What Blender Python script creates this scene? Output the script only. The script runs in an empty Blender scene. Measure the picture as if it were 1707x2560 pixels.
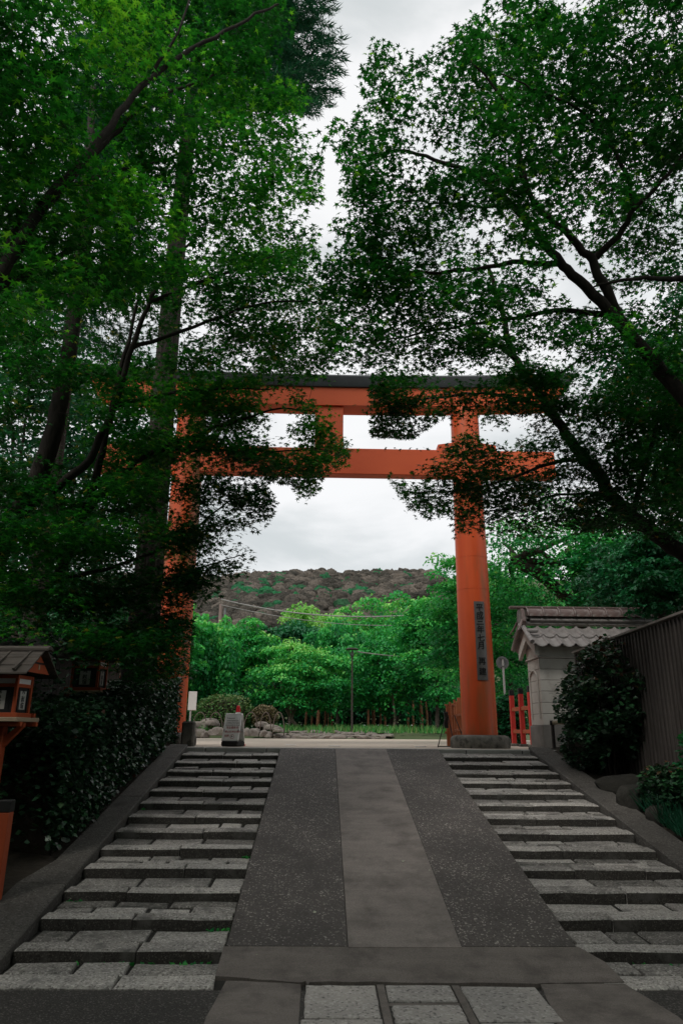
import bpy, bmesh, math, random
import numpy as np
from mathutils import Vector, Matrix
random.seed(7); RNG = np.random.default_rng(11)
R = math.radians
SC = bpy.context.scene
COL = SC.collection

# ------------------------------------------------------------------ camera, sky, sun, exposure
CAM = np.array([0.0, 0.0, 1.8235])
FPX, PITCH, YAW, ROLL = 1747.0, R(17.4753), R(1.3242), R(0.5)     # focal length in photo pixels (2560 px tall)
_d = np.array([math.sin(YAW)*math.cos(PITCH), math.cos(YAW)*math.cos(PITCH), math.sin(PITCH)])
_r0 = np.array([math.cos(YAW), -math.sin(YAW), 0.0]); _t0 = np.cross(_r0, _d)
_r = _r0*math.cos(ROLL)+_t0*math.sin(ROLL); _t = _t0*math.cos(ROLL)-_r0*math.sin(ROLL)
cd = bpy.data.cameras.new('camera'); cam = bpy.data.objects.new('camera', cd); COL.objects.link(cam)
cd.sensor_fit = 'VERTICAL'; cd.sensor_height = 36.0; cd.lens = FPX/2560*36.0
cd.clip_start = 0.05; cd.clip_end = 4000
cam.matrix_world = Matrix(((_r[0], _t[0], -_d[0], CAM[0]), (_r[1], _t[1], -_d[1], CAM[1]), (_r[2], _t[2], -_d[2], CAM[2]), (0, 0, 0, 1)))
SC.camera = cam

SUN_EL, SUN_AZ = R(50), R(-145)      # azimuth from +Y towards +X
W = bpy.data.worlds.new('World'); SC.world = W; W.use_nodes = True
def build_world():
    nt = W.node_tree; n = nt.nodes; n.clear(); L = nt.links.new
    out = n.new('ShaderNodeOutputWorld'); bg = n.new('ShaderNodeBackground'); bg.inputs[1].default_value = 0.1
    sky = n.new('ShaderNodeTexSky'); sky.sky_type = 'NISHITA'; sky.sun_disc = False
    sky.sun_elevation = SUN_EL; sky.sun_rotation = SUN_AZ
    tc = n.new('ShaderNodeTexCoord'); mp = n.new('ShaderNodeMapping'); mp.inputs['Scale'].default_value = (1.0, 1.0, 2.2)
    mp.inputs['Location'].default_value = (3.1, 0.4, 0.25)
    n1 = n.new('ShaderNodeTexNoise'); n1.inputs['Scale'].default_value = 3.0; n1.inputs['Detail'].default_value = 7; n1.inputs['Roughness'].default_value = .52
    n1.inputs['Distortion'].default_value = .35
    cr = n.new('ShaderNodeValToRGB'); cr.color_ramp.interpolation = 'EASE'
    e = cr.color_ramp.elements; e[0].position = .35; e[0].color = (.64, .675, .68, 1); e[1].position = .60; e[1].color = (.93, .932, .935, 1)
    mul = n.new('ShaderNodeVectorMath'); mul.operation = 'SCALE'; mul.inputs[3].default_value = 7.95
    mix = n.new('ShaderNodeMix'); mix.data_type = 'RGBA'; mix.inputs[0].default_value = .93
    L(tc.outputs['Generated'], mp.inputs[0]); L(mp.outputs[0], n1.inputs['Vector']); L(n1.outputs[0], cr.inputs[0])
    L(cr.outputs[0], mul.inputs[0]); L(sky.outputs[0], mix.inputs[6]); L(mul.outputs[0], mix.inputs[7])
    L(mix.outputs[2], bg.inputs[0]); L(bg.outputs[0], out.inputs[0])
build_world()
sd = bpy.data.lights.new('sun', 'SUN'); sd.energy = 1.5; sd.angle = R(16); sd.color = (1, .96, .9)
sun = bpy.data.objects.new('sun', sd); COL.objects.link(sun)
_s = Vector((math.sin(SUN_AZ)*math.cos(SUN_EL), math.cos(SUN_AZ)*math.cos(SUN_EL), math.sin(SUN_EL)))
sun.rotation_euler = _s.to_track_quat('Z', 'Y').to_euler(); sun.location = (-10, 20, 40)
SC.view_settings.view_transform = 'Standard'; SC.view_settings.look = 'None'
SC.view_settings.exposure = 0.45; SC.view_settings.gamma = 1.0
SC.render.engine = 'CYCLES'; SC.cycles.use_denoising = True
SC.cycles.max_bounces = 6; SC.cycles.diffuse_bounces = 3; SC.cycles.transmission_bounces = 4; SC.cycles.glossy_bounces = 2

# photo pixel (1568 x 2352 view) -> world
DS = 1707/1568
def ray(x, y):
    return _d + (x*DS-853.5)/FPX*_r + (1280-y*DS)/FPX*_t
def at(x, y, Y):
    d = ray(x, y); return CAM + d*(Y/d[1])
def atz(x, y, Z):
    d = ray(x, y); return CAM + d*((Z-CAM[2])/d[2])
def rays(xy):
    xy = np.asarray(xy, float)*DS
    return _d[None] + ((xy[:, 0]-853.5)/FPX)[:, None]*_r[None] + ((1280-xy[:, 1])/FPX)[:, None]*_t[None]
def project(P):
    q = np.asarray(P)-CAM; z = q@_d
    return np.stack([(853.5+FPX*(q@_r)/z)/DS, (1280-FPX*(q@_t)/z)/DS], -1)

# ------------------------------------------------------------------ slope of the stairs
RISE, TREAD, Y0, NST = 0.10929, 0.54923, 6.022, 14
YT = Y0+NST*TREAD; ZT = NST*RISE; SL = RISE/TREAD
def gz(Y): return min(max((Y-Y0)*SL, 0.0), ZT)

# ------------------------------------------------------------------ materials
def nodes_of(name):
    m = bpy.data.materials.new(name); m.use_nodes = True; nt = m.node_tree
    return m, nt, nt.nodes, nt.links.new, nt.nodes['Principled BSDF']
def noise(n, L, vec, scale, detail=4, rough=.55):
    t = n.new('ShaderNodeTexNoise'); t.inputs['Scale'].default_value = scale; t.inputs['Detail'].default_value = detail
    t.inputs['Roughness'].default_value = rough; L(vec, t.inputs['Vector']); return t.outputs[0]
def ramp(n, L, fac, stops):
    c = n.new('ShaderNodeValToRGB'); e = c.color_ramp.elements
    while len(e) < len(stops): e.new(.5)
    for el, (p, col) in zip(e, stops):
        el.position = p; el.color = (*col, 1) if len(col) == 3 else col
    L(fac, c.inputs[0]); return c.outputs[0]
def mixc(n, L, fac, a, b, mode='MIX'):
    m = n.new('ShaderNodeMix'); m.data_type = 'RGBA'; m.blend_type = mode
    for v, i in ((fac, 0), (a, 6), (b, 7)):
        if isinstance(v, (int, float)): m.inputs[i].default_value = v
        elif isinstance(v, tuple): m.inputs[i].default_value = (*v, 1)
        else: L(v, m.inputs[i])
    return m.outputs[2]
def bump(n, L, h, strength, dist, bsdf):
    b = n.new('ShaderNodeBump'); b.inputs['Strength'].default_value = strength; b.inputs['Distance'].default_value = dist
    L(h, b.inputs['Height']); L(b.outputs[0], bsdf.inputs['Normal'])
def surf(name, c1, c2, scale=6, rough=.75, bs=.3, bd=.01, bscale=None, stretch=None, spec=.35, stain=None, lo=.3, hi=.7):
    m, nt, n, L, b = nodes_of(name)
    tc = n.new('ShaderNodeTexCoord'); v = tc.outputs['Object']
    if stretch:
        mp = n.new('ShaderNodeMapping'); mp.inputs['Scale'].default_value = stretch; L(v, mp.inputs[0]); v = mp.outputs[0]
    col = ramp(n, L, noise(n, L, v, scale, 6, .6), [(lo, c1), (hi, c2)])
    if stain:
        sc, colr, p0, p1, amt = stain
        k = ramp(n, L, noise(n, L, v, sc, 5, .62), [(p0, (0, 0, 0)), (p1, (amt, amt, amt))])
        col = mixc(n, L, k, col, colr)
    L(col, b.inputs['Base Color']); b.inputs['Roughness'].default_value = rough; b.inputs['Specular IOR Level'].default_value = spec
    if bs: bump(n, L, noise(n, L, v, bscale or scale*5, 5, .6), bs, bd, b)
    return m
def speckle(name, dark, mid, light, vs=90, rough=.8, bd=.004, big=None, cover=(.62, .8)):
    """aggregate / granite: random cells of lighter and darker grains over a slow mottling"""
    m, nt, n, L, b = nodes_of(name)
    tc = n.new('ShaderNodeTexCoord'); v = tc.outputs['Object']
    vo = n.new('ShaderNodeTexVoronoi'); vo.inputs['Scale'].default_value = vs; L(v, vo.inputs['Vector'])
    sep = n.new('ShaderNodeSeparateColor'); L(vo.outputs['Color'], sep.inputs[0])
    g = ramp(n, L, sep.outputs[0], [(0, dark), (cover[0], mid), (cover[1], mid), (1, light)])
    k = noise(n, L, v, 1.3, 5, .6)
    col = mixc(n, L, 1.0, g, ramp(n, L, k, [(.3, (.72, .72, .72)), (.7, (1.12, 1.1, 1.08))]), 'MULTIPLY')
    if big:
        kk = ramp(n, L, noise(n, L, v, big[0], 4, .65), [(big[1], (0, 0, 0)), (big[2], (1, 1, 1))])
        col = mixc(n, L, kk, col, big[3])
    L(col, b.inputs['Base Color']); b.inputs['Roughness'].default_value = rough; b.inputs['Specular IOR Level'].default_value = .3
    h = n.new('ShaderNodeMath'); h.operation = 'ADD'; L(vo.outputs['Distance'], h.inputs[0]); L(noise(n, L, v, vs*.4, 4), h.inputs[1])
    bump(n, L, h.outputs[0], .5, bd, b)
    return m
def leafmat(name, stops, trans=.4, rough=.5, spec=.3, tcol=None):
    m, nt, n, L, b = nodes_of(name)
    a = n.new('ShaderNodeAttribute'); a.attribute_name = 'tint'
    col = ramp(n, L, a.outputs['Fac'], stops)
    L(col, b.inputs['Base Color']); b.inputs['Roughness'].default_value = rough; b.inputs['Specular IOR Level'].default_value = spec
    if trans:
        t = n.new('ShaderNodeBsdfTranslucent'); L(mixc(n, L, 1.0, col, tcol or (1.15, 1.2, .7), 'MULTIPLY'), t.inputs[0])
        mx = n.new('ShaderNodeMixShader'); mx.inputs[0].default_value = trans
        L(b.outputs[0], mx.inputs[1]); L(t.outputs[0], mx.inputs[2]); L(mx.outputs[0], n['Material Output'].inputs[0])
    return m
def bark(name, c1, c2, sc=(9, 9, 1.6), bd=.03):
    return surf(name, c1, c2, 2.2, .9, .9, bd, 5, sc, .15)

M = {}
M['asphalt'] = speckle('asphalt', (.030, .028, .026), (.050, .047, .043), (.16, .15, .14), 100, .85, .006, cover=(.5, .85))
M['ramp_asphalt'] = speckle('ramp_aggregate', (.074, .066, .062), (.112, .101, .095), (.42, .385, .36), 72, .85, .005, (1.4, .46, .74, (.066, .059, .055)), (.5, .86))
def strip_mat(name, a, b_, waves=True):
    m, nt, n, L, b = nodes_of(name)
    tc = n.new('ShaderNodeTexCoord'); v = tc.outputs['Object']
    mp = n.new('ShaderNodeMapping'); mp.inputs['Scale'].default_value = (1.2, 6.5, 1); L(v, mp.inputs[0])
    k1 = noise(n, L, mp.outputs[0], 1.1, 5, .6); k2 = noise(n, L, v, 90, 5, .8)
    col = mixc(n, L, 1.0, ramp(n, L, k1, [(.25, a), (.75, b_)]), ramp(n, L, k2, [(.32, (.62, .62, .62)), (.68, (1.32, 1.32, 1.32))]), 'MULTIPLY')
    st = ramp(n, L, noise(n, L, v, 2.6, 6, .7), [(.46, (0, 0, 0)), (.68, (.8, .8, .8))])
    col = mixc(n, L, st, col, tuple(x*.55 for x in a))
    L(col, b.inputs['Base Color']); b.inputs['Roughness'].default_value = .85; b.inputs['Specular IOR Level'].default_value = .3
    bump(n, L, k2, .3, .003, b); return m
M['concrete_strip'] = strip_mat('concrete_strip', (.195, .17, .155), (.27, .237, .216))
M['apron'] = strip_mat('apron_concrete', (.14, .122, .11), (.20, .175, .158))
M['granite'] = speckle('worn_granite', (.17, .16, .15), (.41, .39, .365), (.66, .635, .60), 78, .75, .004, (5, .56, .72, (.15, .145, .138)), (.35, .75))
M['granite_b'] = speckle('dull_granite', (.11, .104, .096), (.30, .285, .266), (.55, .53, .50), 74, .8, .004, (4, .5, .7, (.11, .105, .098)), (.35, .75))
M['granite_c'] = speckle('mossy_granite', (.095, .09, .083), (.175, .166, .154), (.40, .38, .355), 70, .85, .005, (6, .5, .68, (.07, .07, .062)), (.35, .75))
M['slab_granite'] = speckle('slab_granite', (.13, .125, .12), (.36, .34, .32), (.50, .48, .46), 60, .75, .005, None, (.16, .75))
M['riser'] = speckle('shade_darkened_granite', (.028, .026, .023), (.055, .051, .046), (.13, .12, .11), 110, .9, .004, (4, .52, .7, (.10, .095, .088)), (.35, .8))  # near-black granite: the shade on the risers is put into the colour
M['mortar'] = surf('dark_joint', (.018, .017, .015), (.035, .032, .028), 14, .95)
M['kerb'] = speckle('kerb_concrete', (.055, .05, .046), (.10, .094, .086), (.17, .16, .15), 70, .85, .004, (3, .55, .75, (.05, .045, .04)), (.4, .8))
M['plaza'] = surf('beige_plaza', (.42, .35, .285), (.53, .45, .375), .8, .9, .2, .004, 60)
M['edge_stone'] = surf('pale_edge_stone', (.36, .35, .33), (.47, .455, .43), 5, .8, .2, .003, 60)
M['soil'] = surf('dark_soil', (.018, .015, .011), (.045, .036, .026), 4, .95, .8, .03, 18)
M['ground'] = surf('garden_ground', (.035, .07, .022), (.09, .10, .05), .6, .95, .4, .03, 6)
M['verm'] = surf('vermilion_paint', (.60, .075, .016), (.70, .105, .024), 1.6, .44, .06, .003, 30, (2.2, 2.2, .3), .4, (.9, (.22, .11, .045), .49, .66, .85))
M['verm_beam'] = surf('vermilion_beam_paint', (.60, .085, .022), (.70, .115, .03), 1.1, .5, .05, .003, 24, (.5, 1, 1), .4, (1.2, (.38, .085, .045), .56, .76, .6))
M['verm_wood'] = surf('vermilion_wood', (.36, .065, .022), (.46, .09, .03), 3, .6, .2, .004, 30, (1, 1, .4))
M['red_wood'] = surf('red_fence_paint', (.50, .035, .03), (.62, .05, .04), 3, .5, .1, .003, 24)
M['brown_wood'] = surf('weathered_orange_wood', (.22, .075, .03), (.36, .12, .05), 3, .75, .3, .004, 24, (1, 1, .3))
M['black_cap'] = surf('black_copper_cap', (.014, .017, .018), (.032, .037, .038), 2, .55, .15, .004, 12)
M['black'] = surf('black_paint', (.010, .010, .010), (.02, .02, .02), 6, .6)
M['ink'] = surf('black_ink', (.004, .004, .004), (.008, .008, .008), 6, .5, 0)
M['plaque'] = surf('dark_bronze_plaque', (.085, .08, .078), (.13, .122, .118), 5, .42, .15, .002, 40, (1, 1, .3), .5)
M['base_stone'] = surf('mossy_base_stone', (.07, .066, .058), (.22, .205, .18), 3.2, .9, .6, .012, 22, None, .2, (5, (.02, .021, .018), .5, .66, .85))
M['plaster'] = surf('stained_plaster', (.37, .35, .32), (.46, .44, .41), 1.5, .88, .15, .003, 40, None, .2, (2.2, (.22, .20, .18), .5, .72, .75))
M['plinth'] = surf('dark_plinth_stone', (.10, .095, .09), (.17, .16, .15), 3, .85, .3, .004, 30)
M['tile'] = surf('grey_roof_tile', (.17, .155, .15), (.27, .25, .24), 4, .5, .2, .004, 20, None, .5, (7, (.10, .085, .08), .5, .7, .7))
M['ridge_tile'] = surf('brown_ridge_tile', (.085, .058, .052), (.14, .092, .083), 5, .45, .25, .005, 18, None, .5, (8, (.27, .24, .23), .52, .70, .7))
M['board'] = surf('weathered_fence_board', (.034, .028, .025), (.075, .064, .058), 2.5, .85, .5, .004, 14, (6, 6, .5))
M['board_cap'] = surf('fence_cap', (.14, .125, .11), (.24, .215, .195), 4, .8, .3, .004, 20)
M['bamboo'] = surf('bamboo_rail', (.30, .23, .15), (.42, .33, .23), 5, .5, .1, .003, 14, (.6, 4, 4))
M['dark_wall'] = surf('dark_plank_wall', (.016, .014, .013), (.034, .03, .028), 3, .9, .4, .004, 16, (5, 5, .6))
M['dark_tile'] = surf('dark_tile', (.03, .03, .031), (.06, .058, .058), 5, .6, .2, .004, 20)
M['shingle'] = surf('wood_shingle', (.06, .05, .043), (.12, .10, .085), 4, .85, .4, .003, 20, (.8, 5, 5))
M['paper'] = surf('lantern_paper', (.42, .41, .39), (.55, .54, .50), 4, .8, 0)
M['lattice'] = surf('dark_lattice', (.014, .014, .015), (.03, .03, .03), 5, .6)
M['rawwood'] = surf('pale_raw_wood', (.36, .27, .18), (.48, .37, .26), 4, .75, .2, .003, 20)
M['white_metal'] = surf('white_painted_metal', (.42, .41, .40), (.52, .51, .50), 3, .5, .04, .002, 30)
M['white_paint'] = surf('white_board', (.76, .75, .73), (.82, .81, .79), 2.5, .55, .03, .002, 20, None, .4, (3, (.48, .46, .43), .6, .8, .6))
M['grey_metal'] = surf('grey_metal', (.12, .125, .13), (.19, .195, .20), 4, .5, .05, .002, 20)
M['dark_metal'] = surf('dark_brown_metal', (.030, .022, .020), (.055, .042, .037), 5, .5, .1, .002, 20)
M['pole_wood'] = surf('utility_pole_grey', (.17, .12, .11), (.27, .20, .18), 3, .85, .3, .004, 20, (5, 5, .5))
M['cable'] = surf('grey_cable', (.22, .20, .20), (.32, .30, .30), 5, .7, 0)
M['hoop'] = surf('brown_hoop', (.07, .05, .04), (.12, .09, .075), 6, .7)
M['red_plastic'] = surf('red_plastic', (.55, .012, .02), (.62, .018, .026), 5, .4, 0)
M['red_ink'] = surf('red_ink', (.34, .04, .04), (.40, .06, .055), 6, .6, 0)
M['grey_ink'] = surf('grey_ink', (.10, .07, .07), (.14, .10, .10), 6, .6, 0)
M['rubber'] = surf('black_rubber', (.012, .012, .012), (.03, .028, .027), 8, .8)
M['rock'] = surf('garden_rock', (.10, .085, .075), (.27, .235, .21), 3, .9, .8, .03, 12, None, .2, (2.5, (.05, .07, .03), .55, .7, .7))
M['dark_rock'] = surf('dark_mossy_rock', (.012, .012, .010), (.032, .03, .025), 3, .95, .8, .03, 12)
M['bark_cedar'] = bark('cedar_bark', (.016, .013, .011), (.058, .048, .042), (14, 14, .9), .03)
M['bark_maple'] = bark('maple_bark', (.013, .011, .009), (.036, .03, .025), (7, 7, 2), .015)
M['bark_cherry'] = bark('cherry_bark', (.03, .024, .021), (.075, .06, .052), (5, 5, 4), .02)
M['bark_pale'] = bark('pale_bark', (.12, .095, .075), (.22, .18, .14), (6, 6, 2), .01)
M['bark_rust'] = bark('rusty_bark', (.12, .055, .03), (.24, .12, .065), (8, 8, 1.5), .015)
G = lambda r, g, b: (r, g, b)
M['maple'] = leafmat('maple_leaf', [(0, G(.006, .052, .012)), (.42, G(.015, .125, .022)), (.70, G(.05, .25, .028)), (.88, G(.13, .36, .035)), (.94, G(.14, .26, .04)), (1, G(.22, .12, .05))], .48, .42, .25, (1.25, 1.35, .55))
M['garden_leaf'] = leafmat('garden_leaf', [(0, G(.010, .15, .045)), (.38, G(.03, .31, .07)), (.66, G(.085, .47, .09)), (1, G(.34, .64, .17))], .34, .5, .3, (1.1, 1.2, .7))
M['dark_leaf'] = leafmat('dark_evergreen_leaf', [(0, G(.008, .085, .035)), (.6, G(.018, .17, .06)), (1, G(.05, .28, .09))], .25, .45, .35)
M['lime_leaf'] = leafmat('lime_leaf', [(0, G(.09, .36, .07)), (.5, G(.22, .52, .12)), (1, G(.42, .66, .22))], .4, .5, .3)
M['hedge_leaf'] = leafmat('glossy_hedge_leaf', [(0, G(.010, .03, .016)), (.6, G(.020, .065, .03)), (.93, G(.035, .13, .045)), (1, G(.10, .04, .02))], .15, .40, .5)
M['bush_leaf'] = leafmat('clipped_bush_leaf', [(0, G(.03, .12, .03)), (.5, G(.08, .19, .05)), (1, G(.22, .20, .11))], .25, .55, .3)
M['brown_leaf'] = leafmat('brownish_bush_leaf', [(0, G(.06, .07, .03)), (.5, G(.14, .115, .06)), (1, G(.24, .19, .12))], .2, .6, .2)
M['needle'] = leafmat('conifer_needle', [(0, G(.005, .045, .024)), (.7, G(.014, .10, .05)), (1, G(.04, .17, .08))], .2, .5, .3)
M['grass'] = leafmat('grass_blade', [(0, G(.03, .16, .04)), (.6, G(.08, .30, .07)), (1, G(.26, .34, .13))], .3, .6, .2)
M['litter'] = leafmat('dry_leaf', [(0, G(.30, .30, .22)), (1, G(.45, .47, .40))], .1, .7, .2)
def hill_mat():
    m, nt, n, L, b = nodes_of('hill_forest')
    a = n.new('ShaderNodeAttribute'); a.attribute_name = 'tint'
    tc = n.new('ShaderNodeTexCoord'); k = noise(n, L, tc.outputs['Object'], .9, 6, .75)
    col = ramp(n, L, a.outputs['Fac'], [(0, (.06, .058, .05)), (.35, (.105, .095, .083)), (.70, (.185, .16, .138)), (.78, (.045, .12, .06)), (.9, (.03, .15, .068)), (1, (.03, .20, .075))])
    col = mixc(n, L, 1.0, col, ramp(n, L, k, [(.34, (.40, .40, .40)), (.62, (1.45, 1.42, 1.36))]), 'MULTIPLY')
    L(col, b.inputs['Base Color']); b.inputs['Roughness'].default_value = .95; b.inputs['Specular IOR Level'].default_value = .1
    bump(n, L, k, 1.0, 2.0, b); return m
M['hill'] = hill_mat()

# ------------------------------------------------------------------ builders
class MB:
    def __init__(s): s.v = []; s.f = []
    def add(s, vs, fs):
        o = len(s.v); s.v += [tuple(map(float, p)) for p in vs]; s.f += [tuple(i+o for i in f) for f in fs]; return s
    def box(s, c, d, bev=0.0, rz=0.0, M4=None):
        x, y, z = [a/2 for a in d]; b = min(bev, x*.9, y*.9, z*.9)
        if b <= 0:
            vs = [(sx*x, sy*y, sz*z) for sz in (-1, 1) for sx, sy in ((-1, -1), (1, -1), (1, 1), (-1, 1))]
            fs = [(3, 2, 1, 0), (4, 5, 6, 7), (0, 1, 5, 4), (1, 2, 6, 5), (2, 3, 7, 6), (3, 0, 4, 7)]
        else:
            vs = []; fs = []
            def ringv(zz, ix): return [(-x+ix, -y, zz), (x-ix, -y, zz), (x, -y+ix, zz), (x, y-ix, zz), (x-ix, y, zz), (-x+ix, y, zz), (-x, y-ix, zz), (-x, -y+ix, zz)]
            def ringt(zz): return [(-x+b, -y+b, zz), (x-b, -y+b, zz), (x-b, -y+b, zz), (x-b, y-b, zz), (x-b, y-b, zz), (-x+b, y-b, zz), (-x+b, y-b, zz), (-x+b, -y+b, zz)]
            lo = ringv(-z+b, b); hi = ringv(z-b, b)
            vs = lo+hi
            t = [(-x+b, -y+b, z), (x-b, -y+b, z), (x-b, y-b, z), (-x+b, y-b, z)]; u = [(a_, b_, -c_) for a_, b_, c_ in t]
            vs += t+u
            fs = [(i, (i+1) % 8, 8+(i+1) % 8, 8+i) for i in range(8)]
            T, U = 16, 20
            fs += [(T, T+1, T+2, T+3), (U+3, U+2, U+1, U)]
            for k in range(4):
                a0, a1 = (2*k) % 8, (2*k+1) % 8
                fs += [(8+a0, 8+a1, T+(k+1) % 4, T+k), (a1, a0, U+k, U+(k+1) % 4)]
                p1 = (2*k+2) % 8
                fs += [(8+a1, 8+p1, T+(k+1) % 4), (p1, a1, U+(k+1) % 4)]
        ca, sa = math.cos(rz), math.sin(rz)
        vs = [(a*ca-b2*sa+c[0], a*sa+b2*ca+c[1], e+c[2]) for a, b2, e in vs]
        if M4 is not None: vs = [tuple(M4 @ Vector(p)) for p in vs]
        return s.add(vs, fs)
    def tube(s, pts, rad, n=8, cap=True):
        pts = [Vector(p) for p in pts]; m = len(pts)
        rad = [rad]*m if isinstance(rad, (int, float)) else rad
        vs = []; fs = []; ref = None
        for i, p in enumerate(pts):
            d = (pts[min(i+1, m-1)]-pts[max(i-1, 0)])
            d = d.normalized() if d.length > 1e-9 else Vector((0, 0, 1))
            if ref is None: ref = d.orthogonal().normalized()
            ref = (ref-d*ref.dot(d)); ref = ref.normalized() if ref.length > 1e-6 else d.orthogonal().normalized()
            bi = d.cross(ref)
            for k in range(n):
                a = 2*math.pi*k/n; vs.append(p+(ref*math.cos(a)+bi*math.sin(a))*rad[i])
        for i in range(m-1):
            for k in range(n): fs.append((i*n+k, i*n+(k+1) % n, (i+1)*n+(k+1) % n, (i+1)*n+k))
        if cap: fs += [tuple(range(n-1, -1, -1)), tuple((m-1)*n+k for k in range(n))]
        return s.add(vs, fs)
    def lathe(s, prof, c=(0, 0, 0), n=32, cap=True):
        vs = []; fs = []; m = len(prof)
        for r, z in prof:
            for k in range(n):
                a = 2*math.pi*k/n; vs.append((c[0]+r*math.cos(a), c[1]+r*math.sin(a), c[2]+z))
        for i in range(m-1):
            for k in range(n): fs.append((i*n+k, i*n+(k+1) % n, (i+1)*n+(k+1) % n, (i+1)*n+k))
        if cap: fs += [tuple(range(n-1, -1, -1)), tuple((m-1)*n+k for k in range(n))]
        return s.add(vs, fs)
    def prism(s, poly, axis, a, b):
        """closed outline swept along an axis; poly holds the two other coordinates in x,y,z order"""
        def P(q, t): return {'x': (t, q[0], q[1]), 'y': (q[0], t, q[1]), 'z': (q[0], q[1], t)}[axis]
        n = len(poly)
        return s.add([P(q, a) for q in poly]+[P(q, b) for q in poly],
                     [tuple(range(n-1, -1, -1)), tuple(range(n, 2*n))]+[(i, (i+1) % n, n+(i+1) % n, n+i) for i in range(n)])
    def build(s, name, mat, parent=None, smooth=False, recalc=True):
        me = bpy.data.meshes.new(name); me.from_pydata(s.v, [], s.f); me.validate()
        if recalc:
            bm = bmesh.new(); bm.from_mesh(me); bmesh.ops.recalc_face_normals(bm, faces=bm.faces); bm.to_mesh(me); bm.free()
        me.materials.append(M[mat] if isinstance(mat, str) else mat)
        if smooth:
            me.shade_smooth()
            if smooth != 'all': me.set_sharp_from_angle(angle=R(40))
        return link(name, me, parent)
def link(name, me, parent=None):
    o = bpy.data.objects.new(name, me); COL.objects.link(o)
    if parent: o.parent = parent
    return o
def tag(o, label, cat=None, group=None, kind=None):
    o['label'] = label
    if cat: o['category'] = cat
    if group: o['group'] = group
    if kind: o['kind'] = kind
    return o
def thing(name, label, cat, loc=(0, 0, 0), rz=0, group=None):
    o = bpy.data.objects.new(name, None); COL.objects.link(o); o.location = tuple(map(float, loc)); o.rotation_euler = (0, 0, rz); o.empty_display_size = .2
    return tag(o, label, cat, group)
def struct(o, label=None):
    o['kind'] = 'structure'
    if label: o['label'] = label
    return o
def copy_tree(o, parent=None):
    c = o.copy(); COL.objects.link(c)
    if parent: c.parent = parent
    for ch in [x for x in SC.objects if x.parent == o]: copy_tree(ch, c)
    return c
def text(body, size, mat, parent, loc, rot, name='lettering', align='CENTER', weight=0.0, extrude=.0015, spacing=1.0):
    cu = bpy.data.curves.new('t', 'FONT'); cu.body = body; cu.size = size; cu.align_x = align; cu.align_y = 'CENTER'
    cu.extrude = extrude; cu.offset = weight; cu.space_line = spacing; cu.resolution_u = 3
    o = bpy.data.objects.new('t', cu); COL.objects.link(o)
    dg = bpy.context.evaluated_depsgraph_get(); me = bpy.data.meshes.new_from_object(o.evaluated_get(dg))
    bpy.data.objects.remove(o); me.name = name
    me.materials.clear(); me.materials.append(M[mat])
    t = link(name, me, parent); t.location = loc; t.rotation_euler = rot
    return t

# ---- leaves: one numpy mesh per crown
def tpl_maple():
    def p(a, r, z=0): return (r*math.sin(R(a)), r*math.cos(R(a)), z)
    tips = [p(-112, .62, -.10), p(-55, .86, -.07), p(0, 1.0, -.12), p(55, .86, -.07), p(112, .62, -.10)]
    nt = [p(180, .10), p(-84, .27, .02), p(-28, .34, .03), p(28, .34, .03), p(84, .27, .02)]
    v = nt+tips
    return np.array(v)*[1, 1, 1]-[0, .25, 0], np.array([(0, 5, 1), (1, 6, 2), (2, 7, 3), (3, 8, 4), (4, 9, 0), (0, 1, 2), (0, 2, 3), (0, 3, 4)])
def tpl_leaf(w=.42):
    return np.array([(0, -.5, 0), (w, .0, .06), (0, .5, -.08), (-w, .0, .06), (0, 0, -.02)]), np.array([(0, 1, 4), (1, 2, 4), (2, 3, 4), (3, 0, 4)])
def tpl_quad(w=.34):
    return np.array([(0, -.5, 0), (w, .05, .1), (0, .55, -.05), (-w, .05, .1)]), np.array([(0, 1, 2), (0, 2, 3)])
def tpl_blade(w=.05):
    return np.array([(-w, 0, 0), (w, 0, 0), (.0, 1, 0)]), np.array([(0, 1, 2)])
T_MAPLE, T_LEAF, T_QUAD, T_BLADE = tpl_maple(), tpl_leaf(), tpl_quad(), tpl_blade()
def frames(yaw, tilt, roll):
    """columns x,y,z: leaf turned by yaw, tipped forward/back by tilt, rolled about its length"""
    cy, sy, ct, st, cr, sr = np.cos(yaw), np.sin(yaw), np.cos(tilt), np.sin(tilt), np.cos(roll), np.sin(roll)
    yv = np.stack([sy*ct, cy*ct, st], -1); x0 = np.stack([cy, -sy, 0*cy], -1); z0 = np.cross(x0, yv)
    xv = x0*cr[:, None]+z0*sr[:, None]; zv = z0*cr[:, None]-x0*sr[:, None]
    return xv, yv, zv
def leaves(name, mat, parent, pos, size, fr, tint, tpl, local=None):
    V, F = tpl; N = len(pos); nv = len(V); xv, yv, zv = fr
    if local is not None: pos = pos-np.asarray(local)
    s = np.broadcast_to(np.asarray(size, float), (N,))
    P = pos[:, None, :]+s[:, None, None]*(V[None, :, 0, None]*xv[:, None]+V[None, :, 1, None]*yv[:, None]+V[None, :, 2, None]*zv[:, None])
    P = P.reshape(-1, 3); FF = (F[None]+(np.arange(N)*nv)[:, None, None]).reshape(-1, 3)
    return rawmesh(name, mat, parent, P, FF, np.repeat(tint, nv))
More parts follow.
